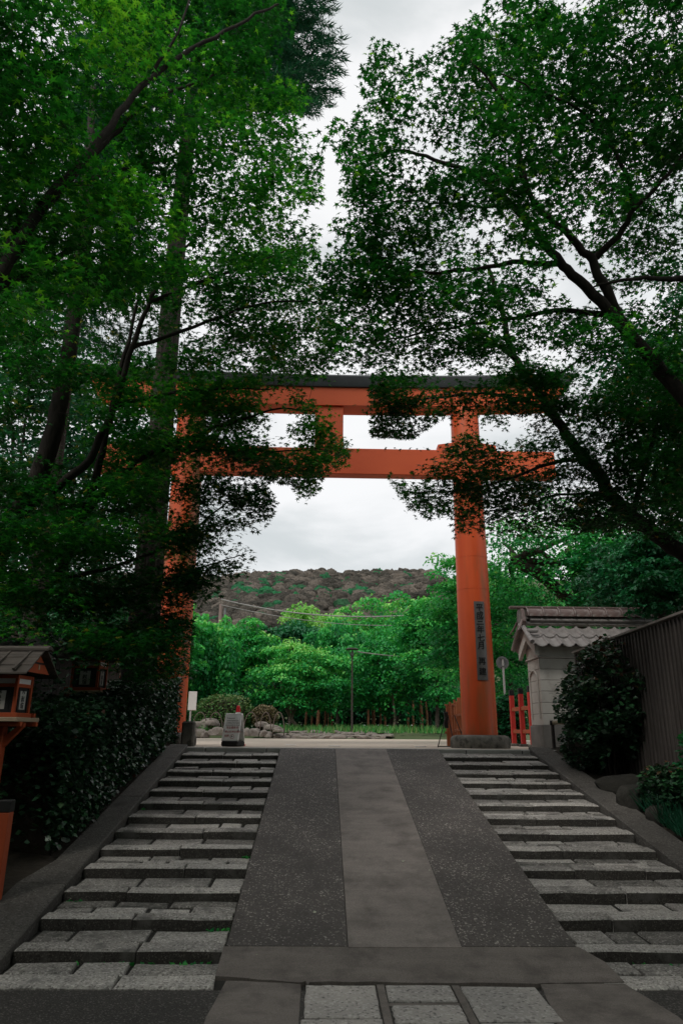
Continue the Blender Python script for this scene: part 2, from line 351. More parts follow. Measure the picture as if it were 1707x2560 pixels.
def rawmesh(name, mat, parent, P, FF, tint=None, smooth=False):
    me = bpy.data.meshes.new(name); nf = len(FF)
    me.vertices.add(len(P)); me.vertices.foreach_set('co', P.astype(np.float32).ravel())
    me.loops.add(nf*3); me.loops.foreach_set('vertex_index', FF.astype(np.int32).ravel())
    me.polygons.add(nf); me.polygons.foreach_set('loop_start', np.arange(0, nf*3, 3, dtype=np.int32))
    me.update(calc_edges=True)
    if tint is not None:
        a = me.attributes.new('tint', 'FLOAT', 'POINT'); a.data.foreach_set('value', np.asarray(tint, np.float32))
    me.materials.append(M[mat])
    if smooth: me.shade_smooth()
    return link(name, me, parent)
def U(a, b, n=None): return RNG.uniform(a, b, n)
def N_(s, n): return RNG.normal(0, s, n)
# cheap smooth 3-D value noise for clumping
_LAT = RNG.random((32, 32, 32))
def vnoise(P, sc):
    q = np.asarray(P)*sc; i = np.floor(q).astype(int); f = q-i; f = f*f*(3-2*f); out = 0
    for dx in (0, 1):
        for dy in (0, 1):
            for dz in (0, 1):
                w = (f[:, 0] if dx else 1-f[:, 0])*(f[:, 1] if dy else 1-f[:, 1])*(f[:, 2] if dz else 1-f[:, 2])
                out = out+w*_LAT[(i[:, 0]+dx) % 32, (i[:, 1]+dy) % 32, (i[:, 2]+dz) % 32]
    return out
def inpoly(xy, poly):
    x, y = xy[:, 0], xy[:, 1]; c = np.zeros(len(xy), bool); p = np.array(poly, float); j = len(p)-1
    for i in range(len(p)):
        k = ((p[i, 1] > y) != (p[j, 1] > y)) & (x < (p[j, 0]-p[i, 0])*(y-p[i, 1])/(p[j, 1]-p[i, 1]+1e-9)+p[i, 0]); c ^= k; j = i
    return c

# ================================================================== SETTING
def ground():
    ys = [-60, 5.9, Y0, YT, YT+.3, 40, 60, 120, 300, 900, 2500]
    zs = [-.03, -.03, -.16, ZT-.16, ZT-.03, ZT-.03, ZT+.1, ZT+1, ZT+3, ZT+3, ZT+3]
    xs = [-1500, -300, -60, -4.5, 4.9, 60, 300, 1500]
    m = MB(); vs = [(x, y, z) for y, z in zip(ys, zs) for x in xs]; k = len(xs)
    m.add(vs, [(j*k+i, j*k+i+1, (j+1)*k+i+1, (j+1)*k+i) for j in range(len(ys)-1) for i in range(k-1)])
    struct(m.build('ground', 'ground'))
ground()
def sheet(name, poly, z, mat, label=None, parent=None, thick=.03):
    m = MB(); m.prism(poly, 'z', z-thick, z); o = m.build(name, mat, parent)
    return struct(o, label) if not parent else o
sheet('road', [(-14, -20), (14, -20), (14, Y0-.02), (-14, Y0-.02)], -.004, 'asphalt', 'dark gravelly asphalt at the foot of the stairs')
sheet('plaza', [(-60, YT+.28), (60, YT+.28), (60, 33.2), (12, 34.2), (3, 33.4), (-3, 32.4), (-60, 30.5)], ZT, 'plaza', 'pale beige forecourt at the top of the stairs')
def plaza_edge():
    e = MB(); e.box((.7, YT+.14, ZT-.1), (9.4, .26, .18), .01); o = struct(e.build('plaza_edge', 'mortar'), 'pale stone edging along the top of the ramp and stairs')
    x = -4.0
    while x < 5.2:
        w = random.uniform(.8, 1.3); p = MB(); p.box((x+w/2, YT+.14, ZT-.052), (w-.012, .28, .112), .012); p.build('edge_stone', 'edge_stone', o); x += w
plaza_edge()
def slope_strip(name, x0, x1, ya, yb, mat, top=.0, thick=.25, parent=None, nx=1):
    m = MB(); za, zb = (ya-Y0)*SL+top, (yb-Y0)*SL+top
    m.add([(x0, ya, za-thick), (x1, ya, za-thick), (x1, yb, zb-thick), (x0, yb, zb-thick), (x0, ya, za), (x1, ya, za), (x1, yb, zb), (x0, yb, zb)],
          [(3, 2, 1, 0), (4, 5, 6, 7), (0, 1, 5, 4), (1, 2, 6, 5), (2, 3, 7, 6), (3, 0, 4, 7)])
    return m.build(name, mat, parent)
XL, XR, SL0, SR0 = -.77, 2.15, .24, 1.185
def ramp_():
    r = bpy.data.objects.new('ramp', None); COL.objects.link(r); struct(r, 'sloping drive of dark aggregate between the two flights of stone stairs')
    YB = 6.64
    slope_strip('aggregate_lane', XL, SL0-.006, YB, YT, 'ramp_asphalt', 0, .3, r)
    slope_strip('aggregate_lane', SR0+.006, XR, YB, YT, 'ramp_asphalt', 0, .3, r)
    c = slope_strip('concrete_strip', SL0, SR0, YB-.03, YT, 'concrete_strip', .004, .3, r); c['label'] = 'lighter concrete strip down the middle'
    # apron at the foot: concrete pieces with cracked, uneven joints and granite slabs let in
    z = lambda y: max((y-Y0)*SL, 0)
    def pad(name, pts, mat, top=0.0, th=.14):
        m = MB(); n = len(pts)
        m.add([(x, y, z(y)+top-th) for x, y in pts]+[(x, y, z(y)+top) for x, y in pts], [tuple(range(n-1, -1, -1)), tuple(range(n, 2*n))]+[(i, (i+1) % n, n+(i+1) % n, n+i) for i in range(n)])
        return m.build(name, mat, r)
    def jag(a, b, n, s):
        return [(a[0]+(b[0]-a[0])*t+random.uniform(-s, s), a[1]+(b[1]-a[1])*t+random.uniform(-s, s)) for t in np.linspace(0, 1, n)]
    pad('apron_bed', [(-.80, 4.2), (2.4, 4.2), (2.38, Y0), (-.80, Y0)], 'mortar', -.03)
    pad('apron_bed', [(-.80, Y0), (2.38, Y0), (2.2, 6.62), (-.79, 6.62)], 'mortar', -.03)
    top = jag((-.06, 6.12), (1.66, 6.10), 12, .008)
    pad('apron_concrete', [(-.79, 6.63)] + jag((-.78, 6.20), (-.13, 6.10), 7, .012)[0:] + jag((-.10, 6.13), (-.085, 6.08), 2, .004) + top + jag((1.72, 6.10), (2.33, 6.12), 6, .01) + [(2.30, 6.4), (2.17, 6.63)], 'apron')
    pad('apron_concrete', jag((-.70, 6.13), (-.14, 6.085), 6, .008) + jag((-.125, 6.0), (-.12, 5.3), 5, .008) + [(-.12, 4.3), (-.72, 4.3)] + jag((-.74, 5.3), (-.73, 5.9), 4, .012), 'apron')
    pad('apron_concrete', jag((1.68, 6.085), (2.32, 6.10), 6, .006) + [(2.44, 5.5), (2.40, 4.3), (1.55, 4.3)] + jag((1.57, 5.3), (1.67, 6.0), 5, .008), 'apron')
    pad('apron_joint', [(.435, 4.3), (.49, 4.3), (.49, 6.085), (.435, 6.085)], 'apron', -.002)
    pad('apron_joint', [(1.0, 4.3), (1.055, 4.3), (1.055, 6.075), (1.0, 6.075)], 'apron', -.002)
    pad('apron_joint', [(.492, 5.69), (.998, 5.69), (.998, 5.745), (.492, 5.745)], 'apron', -.002)
    def slab(x0, x1, y0, y1, mat='slab_granite'):
        q = []
        for a, b in (((x0, y0), (x1, y0)), ((x1, y0), (x1, y1)), ((x1, y1), (x0, y1)), ((x0, y1), (x0, y0))): q += jag(a, b, 7, .006)[:-1]
        c0 = np.mean(q, 0); m = MB(); n = len(q); tp = random.uniform(.004, .010)
        inn = [(c0[0]+(x-c0[0])*.965, c0[1]+(y-c0[1])*.965) for x, y in q]
        m.add([(x, y, z(y)-.12) for x, y in q]+[(x, y, z(y)+tp-.008) for x, y in q]+[(x, y, z(y)+tp) for x, y in inn],
              [tuple(range(2*n, 3*n))]+[(k*n+i, k*n+(i+1) % n, (k+1)*n+(i+1) % n, (k+1)*n+i) for k in (0, 1) for i in range(n)])
        m.build('stone_slab', mat, r)
    slab(-.095, .425, 5.46, 6.06); slab(-.11, .425, 4.5, 5.44)
    slab(.50, .99, 5.755, 6.055); slab(.51, .99, 5.36, 5.68); slab(.5, .99, 4.5, 5.33)
    slab(1.065, 1.625, 5.40, 6.045); slab(1.065, 1.55, 4.5, 5.37)
ramp_()

def stone(parent, x0, x1, y0, y1, z0, z1, mat, rough=.006, tilt=0.0, sy=0.0, shade_front=False):
    """worn block: chamfered, uneven top"""
    j = lambda s=rough: random.uniform(-s, s)
    b = random.uniform(.008, .016); m = MB(); nseg = max(1, min(4, int((x1-x0)/.28)))
    xs = [x0+(x1-x0)*i/nseg for i in range(nseg+1)]
    fr, bk, tf, tb, lf, lb = [], [], [], [], [], []
    vs = []; 
    for i, x in enumerate(xs):
        dx = b if i == 0 else (-b if i == nseg else 0)
        f0 = y0+j(); zt = z1+j(.005)+tilt*(x-x0)
        vs += [(x+j(.002), f0, z0), (x, f0, zt-b*1.1), (x+dx, f0+b*1.2, zt), (x+dx, y1-b+j(), zt-j(.003)+sy*(y1-y0)), (x, y1, zt-b*1.4+sy*(y1-y0)), (x, y1, z0)]
    fs = []
    for i in range(nseg):
        o = 6*i
        fs += [(o+k, o+k+6, o+k+7, o+k+1) for k in range(5)]
    e = 6*nseg
    fs += [(5, 4, 3, 2, 1, 0), (e, e+1, e+2, e+3, e+4, e+5)]
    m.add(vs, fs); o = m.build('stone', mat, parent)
    if shade_front:
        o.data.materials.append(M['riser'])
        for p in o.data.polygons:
            if p.normal.y < -.85: p.material_index = 1  # front faces get the darker stone as painted shade
    return o
def riser(k): return .094-.030*k/NST
def stairs(name, label, xa, xb, seed):
    random.seed(seed)
    pts = [(Y0-.0+.02, -.5)]
    for k in range(NST):
        yk = Y0+k*TREAD+.02; zk = k*RISE-.022
        pts += [(yk, zk), (yk+TREAD, zk+RISE-riser(k+1))]
    pts += [(YT+.02, ZT-.16), (YT+.02, -.5)]
    m = MB(); m.prism(pts, 'x', xa+.004, xb-.004); o = struct(m.build(name, 'mortar'), label)
    for k in range(NST):
        yk = Y0+k*TREAD; zk = k*RISE+(.010 if k == 0 else 0)
        fd = random.uniform(.17, .24) if k else .27
        sy = (RISE-riser(k+1))/TREAD
        x = xa+.006; end = xb-.006
        while x < end-.05:
            w = random.choice([random.uniform(.5, .8), random.uniform(.75, 1.15)])
            if end-(x+w) < .25: w = end-x
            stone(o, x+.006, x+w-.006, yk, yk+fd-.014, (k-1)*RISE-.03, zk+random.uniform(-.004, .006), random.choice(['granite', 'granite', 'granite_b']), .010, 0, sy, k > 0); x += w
        # back of the tread: one row of broader stones or two rows of thin ones
        ya, yb = yk+fd, yk+TREAD-.004
        rows = [(ya, yb)] if random.random() < .5 else [(ya, ya+(yb-ya)*.48), (ya+(yb-ya)*.48, yb)]
        for (a, b) in rows:
            x = xa+.006+random.uniform(0, .03)
            while x < end-.04:
                w = random.uniform(.28, .75)
                if end-(x+w) < .14: w = end-x
                g = random.uniform(.008, .018)
                stone(o, x+g, x+w-g, a+g, b-g*.6, zk-.10, zk+sy*(a-yk)+random.uniform(-.014, .003), random.choice(['granite_b', 'granite_c', 'granite_b', 'granite']), .007, random.uniform(-.006, .006), sy); x += w
    return o
stairs('stairs', 'flight of worn granite steps between the hedge and the ramp', -2.50, XL, 3)
stairs('stairs', 'flight of worn granite steps between the ramp and the board fence', XR, 3.87, 5)
def kerb(label, xi, xo, xo2, joints, top):
    o = bpy.data.objects.new('kerb', None); COL.objects.link(o); struct(o, label)
    for a, b in zip(joints[:-1], joints[1:]):
        m = MB(); n = 5; vs = []
        for i in range(n+1):
            y = a+.006+(b-a-.012)*i/n; z = max((y-Y0)*SL, -.2)+top; w = xo2 if y < 7.8 else xo; s = 1 if xo > xi else -1
            vs += [(xi, y, z-.4), (xi, y, z-.012), (xi+.012*s, y, z), (w-.015*s, y, z+.006), (w, y, z-.012), (w, y, z-.4)]
        fs = [(6*i+k, 6*i+k+6, 6*i+k+7, 6*i+k+1) for i in range(n) for k in range(5)]+[(0, 1, 2, 3, 4, 5), tuple(6*n+k for k in (5, 4, 3, 2, 1, 0))]
        m.add(vs, fs); m.build('kerb_slab', 'kerb', o)
kerb('sloping stone kerb at the foot of the hedge', -2.505, -2.84, -3.0, [4.6, 7.75, 10.6, YT+.1], .03)
kerb('sloping stone kerb below the board fence', 3.875, 4.28, 4.36, [4.6, 8.3, 11.2, YT+.1], .03)
def bed(name, label, x0, x1, up):
    ys = np.linspace(-6, YT+.2, 44); xs = np.linspace(x0, x1, 16); vs = []
    P = np.array([(x, y, 0) for y in ys for x in xs]); nz = vnoise(P, 1.7)
    for (x, y, _), q in zip(P, nz):
        e = min(abs(x-x0), abs(x-x1))
        vs.append((x, y, max((y-Y0)*SL, 0)-.02+q*.10*min(1, e*2)+up*min(1, e)))
    k = len(xs); m = MB(); m.add(vs, [(j*k+i, j*k+i+1, (j+1)*k+i+1, (j+1)*k+i) for j in range(len(ys)-1) for i in range(k-1)])
    struct(m.build(name, 'soil', None, True), label)
bed('planting_bed', 'bare dark soil under the hedge', -12, -2.835, .02)
bed('planting_bed', 'bare dark soil between kerb and board fence', 4.275, 12, .04)

# ------------------------------------------------------------------ far hill
def hill():
    YH = 380.
    prof = [(-400, 1330), (150, 1330), (430, 1318), (520, 1325), (600, 1318), (700, 1312), (800, 1316), (900, 1312), (960, 1309), (1040, 1320), (1200, 1315), (1400, 1330), (2000, 1345)]
    px = np.array([p[0] for p in prof]); py = np.array([p[1] for p in prof])
    top = np.array([at(x, y, YH) for x, y in prof]); X = top[:, 0]; Zc = top[:, 2]-3
    xs = np.linspace(-330, 330, 70); vs = []; rows = 12
    crest = np.interp(xs, X, Zc)
    def zz(x, t):  # t 0 foot .. 1 crest
        return ZT+2+(np.interp(x, X, Zc)-ZT-2)*(t**.85)
    for j in range(rows+3):
        t = j/rows
        for x, c in zip(xs, crest):
            vs.append((x, 170+210*min(t, 1)+max(0, t-1)*300, zz(x, t) if t <= 1 else c-(t-1)*60))
    k = len(xs); m = MB(); m.add(vs, [(j*k+i, j*k+i+1, (j+1)*k+i+1, (j+1)*k+i) for j in range(rows+2) for i in range(k-1)])
    m.build('hill', 'ground', None, True)['kind'] = 'structure'
    bm = bmesh.new(); bmesh.ops.create_icosphere(bm, subdivisions=3, radius=1); V = np.array([v.co[:] for v in bm.verts]); F = np.array([[v.index for v in f.verts] for f in bm.faces]); bm.free()
    n = 2400; x = U(-125, 62, n); t = U(.12, 1.02, n)**.9; y = 170+210*np.minimum(t, 1); z = np.array([zz(a, min(b, 1)) for a, b in zip(x, t)])
    # keep those the gate opening and gaps can show
    s = U(1.7, 3.7, n)*(.72+.28*(y-170)/210); P = []; FF = []; tint = []
    gm = vnoise(np.stack([x, y, z], -1), .035)
    for i in range(n):
        q = V*[s[i]*U(.9, 1.25), s[i]*U(.9, 1.25), s[i]*U(.75, 1.0)]
        c = np.array([x[i], y[i], z[i]+s[i]*.25]); d = vnoise(V*1.0+i*1.7, 2.1); d2 = vnoise(V+i*3.1, 5.0)
        d3 = vnoise(V*1.0+i*.7, 9.0); q = q*(.52+.45*d+.46*d2+.26*d3)[:, None]
        P.append(q+c); FF.append(F+i*len(V))
        g = U(0, 1); tv = U(0, .7) if g > .08+.16*(gm[i] > .62) else U(.78, 1.0)
        tint.append(np.full(len(V), tv))
    o = rawmesh('hillside_forest', 'hill', None, np.concatenate(P), np.concatenate(FF), np.concatenate(tint), True)
    tag(o, 'distant hillside covered in brownish grey and green tree crowns', 'forest', kind='stuff')
hill()

# ================================================================== TORII
def torii():
    YC = 15.2
    def pz(x, y, Y): return float(at(x, y, Y)[2])
    t = thing('torii_gate', 'tall vermilion torii gate with black capped lintel at the top of the stairs', 'torii gate', (.03, YC, ZT))
    PX = 3.24; z_sh = pz(870, 932, YC-.27)-ZT; z_blk = pz(870, 893, YC-.27)-ZT; z_top = pz(870, 857, YC-.36)-ZT
    z_nt = pz(900, 1031, YC-.15)-ZT; z_nb = pz(900, 1090, YC-.15)-ZT
    for s in (-1, 1):
        H = z_sh+.02
        prof = []
        for i in range(25):
            u = i/24; r = .368-.042*u**1.1
            prof.append((r, .24+u*(H-.24)))
        m = MB(); m.lathe(prof, (s*PX, 0, 0), 56); p = m.build('pillar', 'verm', t, True)
        for zz in (3.30, 4.02):   # painted-over sleeve joints, a few millimetres proud
            b = MB(); rr = .368-.042*((zz-.24)/(H-.24))**1.1
            b.lathe([(rr-.01, zz-.012), (rr+.004, zz-.008), (rr+.004, zz+.008), (rr-.01, zz+.012)], (s*PX, 0, 0), 56, False); b.build('sleeve_joint', 'verm', p, True)
        b = MB(); b.lathe([(.60, -.02), (.615, .05), (.61, .19), (.57, .235), (.50, .255), (.3, .262)], (s*PX, 0, 0), 48)
        q = b.build('base_stone', 'base_stone', t, True)
        for wx in (-1, 1):      # wedges over the tie beam
            w = MB(); x0 = s*PX+wx*.30; x1 = s*PX+wx*.68
            w.prism([(x0, z_nt-.004), (x1, z_nt-.004), (x1, z_nt+.14), (x0, z_nt+.20)] if wx > 0 else [(x1, z_nt-.004), (x0, z_nt-.004), (x0, z_nt+.20), (x1, z_nt+.14)], 'y', -.135, .135)
            w.build('wedge', 'verm_beam', t)
    nb = MB(); nb.box((0, 0, (z_nt+z_nb)/2), (10.55, .30, z_nt-z_nb), .012); nb.build('tie_beam', 'verm_beam', t)
    sx0, sx1 = float(at(723, 990, YC-.2)[0])-.03, float(at(788, 990, YC-.2)[0])-.03
    st = MB(); st.box(((sx0+sx1)/2, 0, (z_nt+z_sh)/2), (sx1-sx0, .40, z_sh-z_nt-.004), .01); st.build('strut', 'verm_beam', t)
    def bow(x): return .16*(abs(x)/5.5)**2.2
    def beam(name, mat, half_b, half_t, prof):
        """prof: list of (y, z, frac) ; ends raked outwards from half_b to half_t; slightly upswept"""
        m = MB(); n = 28; k = len(prof); vs = []
        for i in range(n+1):
            u = -1+2*i/n
            for (y, z, fr) in prof:
                h = half_b+(half_t-half_b)*fr; vs.append((u*h, y, z+bow(u*h)))
        fs = [(i*k+a, i*k+(a+1) % k, (i+1)*k+(a+1) % k, (i+1)*k+a) for i in range(n) for a in range(k)]+[tuple(range(k)), tuple(n*k+a for a in range(k-1, -1, -1))]
        m.add(vs, fs); return m.build(name, mat, t, True)
    beam('lintel', 'verm_beam', 5.42, 5.62, [(-.27, z_sh, 0), (.27, z_sh, 0), (.29, z_blk, 1), (-.29, z_blk, 1)])
    c = beam('lintel_cap', 'black_cap', 5.70, 6.0, [(-.345, z_blk+.003, 0), (.345, z_blk+.003, 0), (.36, z_blk+.05, .1), (.37, z_top-.10, .9), (.30, z_top-.03, .97), (0, z_top+.03, 1), (-.30, z_top-.03, .97), (-.37, z_top-.10, .9), (-.36, z_blk+.05, .1)])
    c['label'] = 'black metal cap over the lintel'
    # plaque wrapped on the right pillar, facing the stairs a little to the right
    a0, a1 = at(1098, 1381, YC-.36), at(1109, 1562, YC-.36); zt, zb = a0[2]-ZT, a1[2]-ZT
    ang = math.asin(max(-.95, min(.95, ((a0[0]+a1[0])/2-.03-PX)/.362)))
    pm = MB(); rr = .372
    def arc(w, z0, z1, r0, r1):
        n = 6; vs = []
        for z in (z0, z1):
            for r in (r0, r1):
                for i in range(n+1):
                    a = ang+(-.5+i/n)*w/.365; vs.append((PX+r*math.sin(a), -r*math.cos(a), z))
        k = n+1; fs = []
        for i in range(n):
            fs += [(k+i, k+i+1, 3*k+i+1, 3*k+i), (i+1, i, 2*k+i, 2*k+i+1), (i, i+1, k+i+1, k+i), (2*k+i+1, 2*k+i, 3*k+i, 3*k+i+1)]
        fs += [(0, k, 3*k, 2*k), (n, 2*k+n, 3*k+n, k+n)]
        return vs, fs
    pm.add(*arc(.225, zb, zt, rr-.012, rr+.006)); pl = pm.build('plaque', 'plaque', t); pl['label'] = 'tall dark metal plaque with an inscription'
    H = zt-zb
    for fr, ch in ((.085, '平'), (.185, '成'), (.27, '三'), (.37, '年'), (.48, '七'), (.575, '月'), (.77, '再'), (.90, '建')):
        r2 = rr+.0075
        text(ch, .165, 'ink', pl, (PX+r2*math.sin(ang), -r2*math.cos(ang)-.001, zt-fr*H), (R(90), 0, ang), 'character', 'CENTER', .002, .002)
    for fz in (.012, .25, .5, .75, .988):
        for sgn in (-1, 1):
            a = ang+sgn*.104/.365; b = MB(); b.lathe([(.006, 0), (.005, .003), (.002, .004)], (0, 0, 0), 8)
            o = b.build('rivet', 'grey_metal', pl); o.location = (PX+(rr+.006)*math.sin(a), -(rr+.006)*math.cos(a), zt-fz*H); o.rotation_euler = (R(90), 0, a)
torii()

# ================================================================== LEFT SIDE
def dark_wall():
    x = -4.75; t = thing('plank_wall', 'dark plank wall with a tiled coping behind the lanterns', 'wall', (x, 6, 0))
    y = 4.0; zt = 2.95
    while y < 17.5:
        w = .19; b = MB(); z0 = gz(y)-.1; top = zt+.25*(y > 12); b.box((random.uniform(-.006, .006), y+w/2-6, (z0+top)/2), (.03, w-.008, top-z0), .004); b.build('plank', 'dark_wall', t); y += w
    for a, b_, z in ((4, 12, zt), (12.03, 17.5, zt+.25)):
        r = MB(); r.prism([(-.28, z-.02), (.28, z-.02), (.26, z+.03), (.06, z+.16), (-.06, z+.16), (-.26, z+.03)], 'y', a-6, b_-6); c = r.build('coping', 'dark_tile', t)
        yy = a+.15
        while yy < b_:
            q = MB(); q.tube([(.29, yy-6, z+.035), (.05, yy-6, z+.17), (-.05, yy-6, z+.17), (-.29, yy-6, z+.035)], .025, 6); q.build('tile_rib', 'dark_tile', c); yy += .3
dark_wall()
def lantern(label, loc, rz, post_h, sc=1.0):
    """roofed wooden shrine lantern on a vermilion post"""
    t = thing('shrine_lantern', label, 'lantern', loc, rz, 'roofed wooden lanterns behind the hedge'); t.scale = (sc,)*3
    s = post_h
    p = MB(); p.box((0, 0, s/2-.05), (.10, .10, s-.1), .008); p.build('post', 'verm_wood', t)
    for sx in (-1, 1):
        b = MB(); b.add([(sx*.05, -.03, s-.34), (sx*.05, .03, s-.34), (sx*.05, .03, s-.22), (sx*.05, -.03, s-.22), (sx*.27, -.03, s-.10), (sx*.27, .03, s-.10), (sx*.27, .03, s-.05), (sx*.27, -.03, s-.05)],
                        [(0, 1, 2, 3), (4, 7, 6, 5), (0, 4, 5, 1), (3, 2, 6, 7), (1, 5, 6, 2), (0, 3, 7, 4)]); b.build('bracket', 'verm_wood', t)
    f = MB(); f.box((0, 0, s-.025), (.62, .52, .05), .006); sh = f.build('shelf', 'rawwood', t)
    for sy in (-1, 1):
        q = MB(); q.box((0, sy*.2, s+.025), (.56, .05, .05), .004); q.build('shelf_rail', 'verm_wood', t)
        q = MB(); q.box((0, sy*.18, s-.075), (.66, .05, .05), .004); q.build('shelf_bearer', 'verm_wood', t)
    for sx in (-1, 1):
        q = MB(); q.box((sx*.225, 0, s+.025), (.05, .35, .05), .004); q.build('shelf_rail', 'verm_wood', t)
    B = s+.05; H = .43; hw, hd = .20, .165
    for sx in (-1, 1):
        for sy in (-1, 1):
            q = MB(); q.box((sx*hw, sy*hd, B+H/2), (.036, .036, H), .003); q.build('corner_post', 'verm_wood', t)
    for zz, h in ((B+H-.12, .04), (B+H-.02, .04)):
        for sy in (-1, 1):
            q = MB(); q.box((0, sy*hd, zz), (2*hw-.04, .03, h), .003); q.build('cross_rail', 'verm_wood', t)
        for sx in (-1, 1):
            q = MB(); q.box((sx*hw, 0, zz), (.03, 2*hd-.04, h), .003); q.build('cross_rail', 'verm_wood', t)
    def panel(cx, cy, w, face):
        ax = face == 'x'
        bx = lambda u, z, du, dz, th, off: ((cx+off, cy+u, z), (th, du, dz)) if ax else ((cx+u, cy+off, z), (du, th, dz))
        g = MB(); g.box(*bx(0, B+(H-.14)/2, w-.012, H-.14, .008, 0)); pn = g.build('lattice_panel', 'lattice', t)
        sgn = (1 if cx > 0 else -1) if ax else (1 if cy > 0 else -1)
        g = MB(); g.box(*bx(0, B+(H-.14)/2, w*.46, (H-.14)*.72, .004, .007*sgn)); g.build('paper_pane', 'paper', pn)
        for u in (-.36, .36):
            g = MB(); g.box(*bx(u*w, B+(H-.14)/2, .008, H-.15, .006, .008*sgn)); g.build('lattice_bar', 'black', pn)
        for k, ch in enumerate('奉献燈'):
            rot = (R(90), 0, R(90)*sgn if ax else (0 if sgn < 0 else R(180)))
            o = text(ch, .075, 'ink', pn, ((cx+.0105*sgn, cy, B+.23-k*.075) if ax else (cx, cy+.0105*sgn, B+.23-k*.075)), rot, 'character', 'CENTER', .001, .0005)
    for sx in (-1, 1): panel(sx*(hw-.004), 0, 2*hd-.04, 'x')
    for sy in (-1, 1): panel(0, sy*(hd-.004), 2*hw-.04, 'y')
    for sx in (-1, 1):
        q = MB(); q.box((sx*(hw-.002), 0, B+H-.07), (.012, 2*hd-.05, .058)); q.build('white_panel', 'white_paint', t)
    for sy in (-1, 1):
        q = MB(); q.box((0, sy*(hd-.002), B+H-.07), (2*hw-.05, .012, .058)); q.build('white_panel', 'white_paint', t)
    # gable roof, ridge along x
    E_, Rz, L2, D2 = B+H+.0, B+H+.26, .42, .37
    for sx in (-1, 1):
        g = MB(); g.prism([(-.27, E_+.03), (.27, E_+.03), (0, Rz-.02)], 'x', sx*.34-.012, sx*.34+.012); gb = g.build('gable_board', 'verm_wood', t)
        k = MB(); k.box((sx*.353, 0, E_+.10), (.01, .03, .06)); k.build('gable_pin', 'rawwood', gb)
        k = MB(); k.box((sx*.353, 0, E_+.145), (.012, .26, .02)); k.build('gable_tie', 'black', gb)
    for sy in (-1, 1):
        for i in range(3):
            a, b = i/3, (i+1)/3+.04
            y0, z0 = sy*(.02+D2*a), Rz-.27*a+.012*(3-i); y1, z1 = sy*(.02+D2*b), Rz-.27*b+.012*(3-i)
            g = MB(); g.prism([(y0, z0), (y1, z1), (y1, z1+.016), (y0, z0+.016)], 'x', -L2, L2); g.build('roof_board', 'shingle', t)
        for x in (-.26, 0, .26):
            g = MB(); g.tube([(x, 0, Rz+.055), (x, sy*(.03+D2), Rz-.215)], .022, 4); g.build('roof_batten', 'shingle', t)
    g = MB(); g.prism([(-.07, Rz+.03), (0, Rz+.05), (.07, Rz+.03), (.07, Rz+.06), (0, Rz+.095), (-.07, Rz+.06)], 'x', -L2-.05, L2+.05); g.build('ridge_board', 'shingle', t)
    return t
def pl(x, y, Y): return at(x, y, Y)
a = at(75, 1648, 8.0); lantern('nearest roofed lantern with shingled gable at the left edge of the picture', (float(a[0])-.31, 8.0, gz(8)), R(-6), (float(a[2])-gz(8))/.92, .92)
a = at(248, 1588, 11.3); lantern('middle roofed lantern half hidden by maple leaves above the hedge', (float(a[0])-.31, 11.3, gz(11.3)), R(-4), float(a[2])-gz(11.3), 1.0)
a = at(358, 1548, 14.3); lantern('farthest roofed lantern close to the left torii pillar', (float(a[0])-.31, 14.3, gz(14.3)), R(-4), float(a[2])-gz(14.3), 1.0)
def orange_rail():
    Yp = 7.35; a = at(28, 1865, Yp); b = at(14, 2045, Yp); t = thing('fence', 'vermilion fence post with black cap and rails at the lower left edge', 'fence', (float(a[0])-.06, Yp, float(b[2])-.05))
    h = float(a[2]-b[2])
    for k in range(3):
        x = -k*.62; p = MB(); p.box((x, 0, h/2), (.115, .115, h+.1), .006); q = p.build('post', 'verm_wood', t)
        c = MB(); c.box((x, 0, h+.05+.055), (.122, .122, .11), .008); c.build('cap', 'black', q)
    for z in (h-.16, h*.42):
        r = MB(); r.box((-.62, 0, z), (1.36, .07, .09), .005); r.build('rail', 'verm_wood', t)
orange_rail()

def leafy_box(name_mat, n, x0, x1, ya, yb, topf, botf, size, tpl=T_LEAF):
    """leaves over the face, top and ends of a clipped hedge"""
    y = U(ya, yb, n); k = RNG.random(n); hgt = np.array([topf(v)-botf(v) for v in y]); z = np.array([botf(v) for v in y])
    x = np.empty(n); face = k < .62; tp = (k >= .62) & (k < .90); en = k >= .90
    w = vnoise(np.stack([y*0, y, z+U(0, 1.4, n)], -1), 1.4)
    zz = U(0, 1, n)**.9
    x[face] = x1+(w[face]-.5)*.22-np.abs(N_(.05, face.sum())); z[face] += hgt[face]*zz[face]
    x[tp] = U(x0, x1, tp.sum()); z[tp] += hgt[tp]+(w[tp]-.5)*.18-np.abs(N_(.04, tp.sum()))
    x[en] = U(x0, x1, en.sum()); y[en] = np.where(RNG.random(en.sum()) < .6, ya, yb)+N_(.08, en.sum()); z[en] += hgt[en]*U(0, 1, en.sum())
    x += N_(.02, n); P = np.stack([x, y, z], -1)
    # leaves face outward and up
    yaw = np.where(face, U(.2, 2.9, n), U(0, 6.28, n)); tilt = np.where(face, U(-.9, .5, n), U(-.5, .7, n))
    return P, frames(yaw, tilt, N_(.5, n)), U(.7, 1.25, n)*size
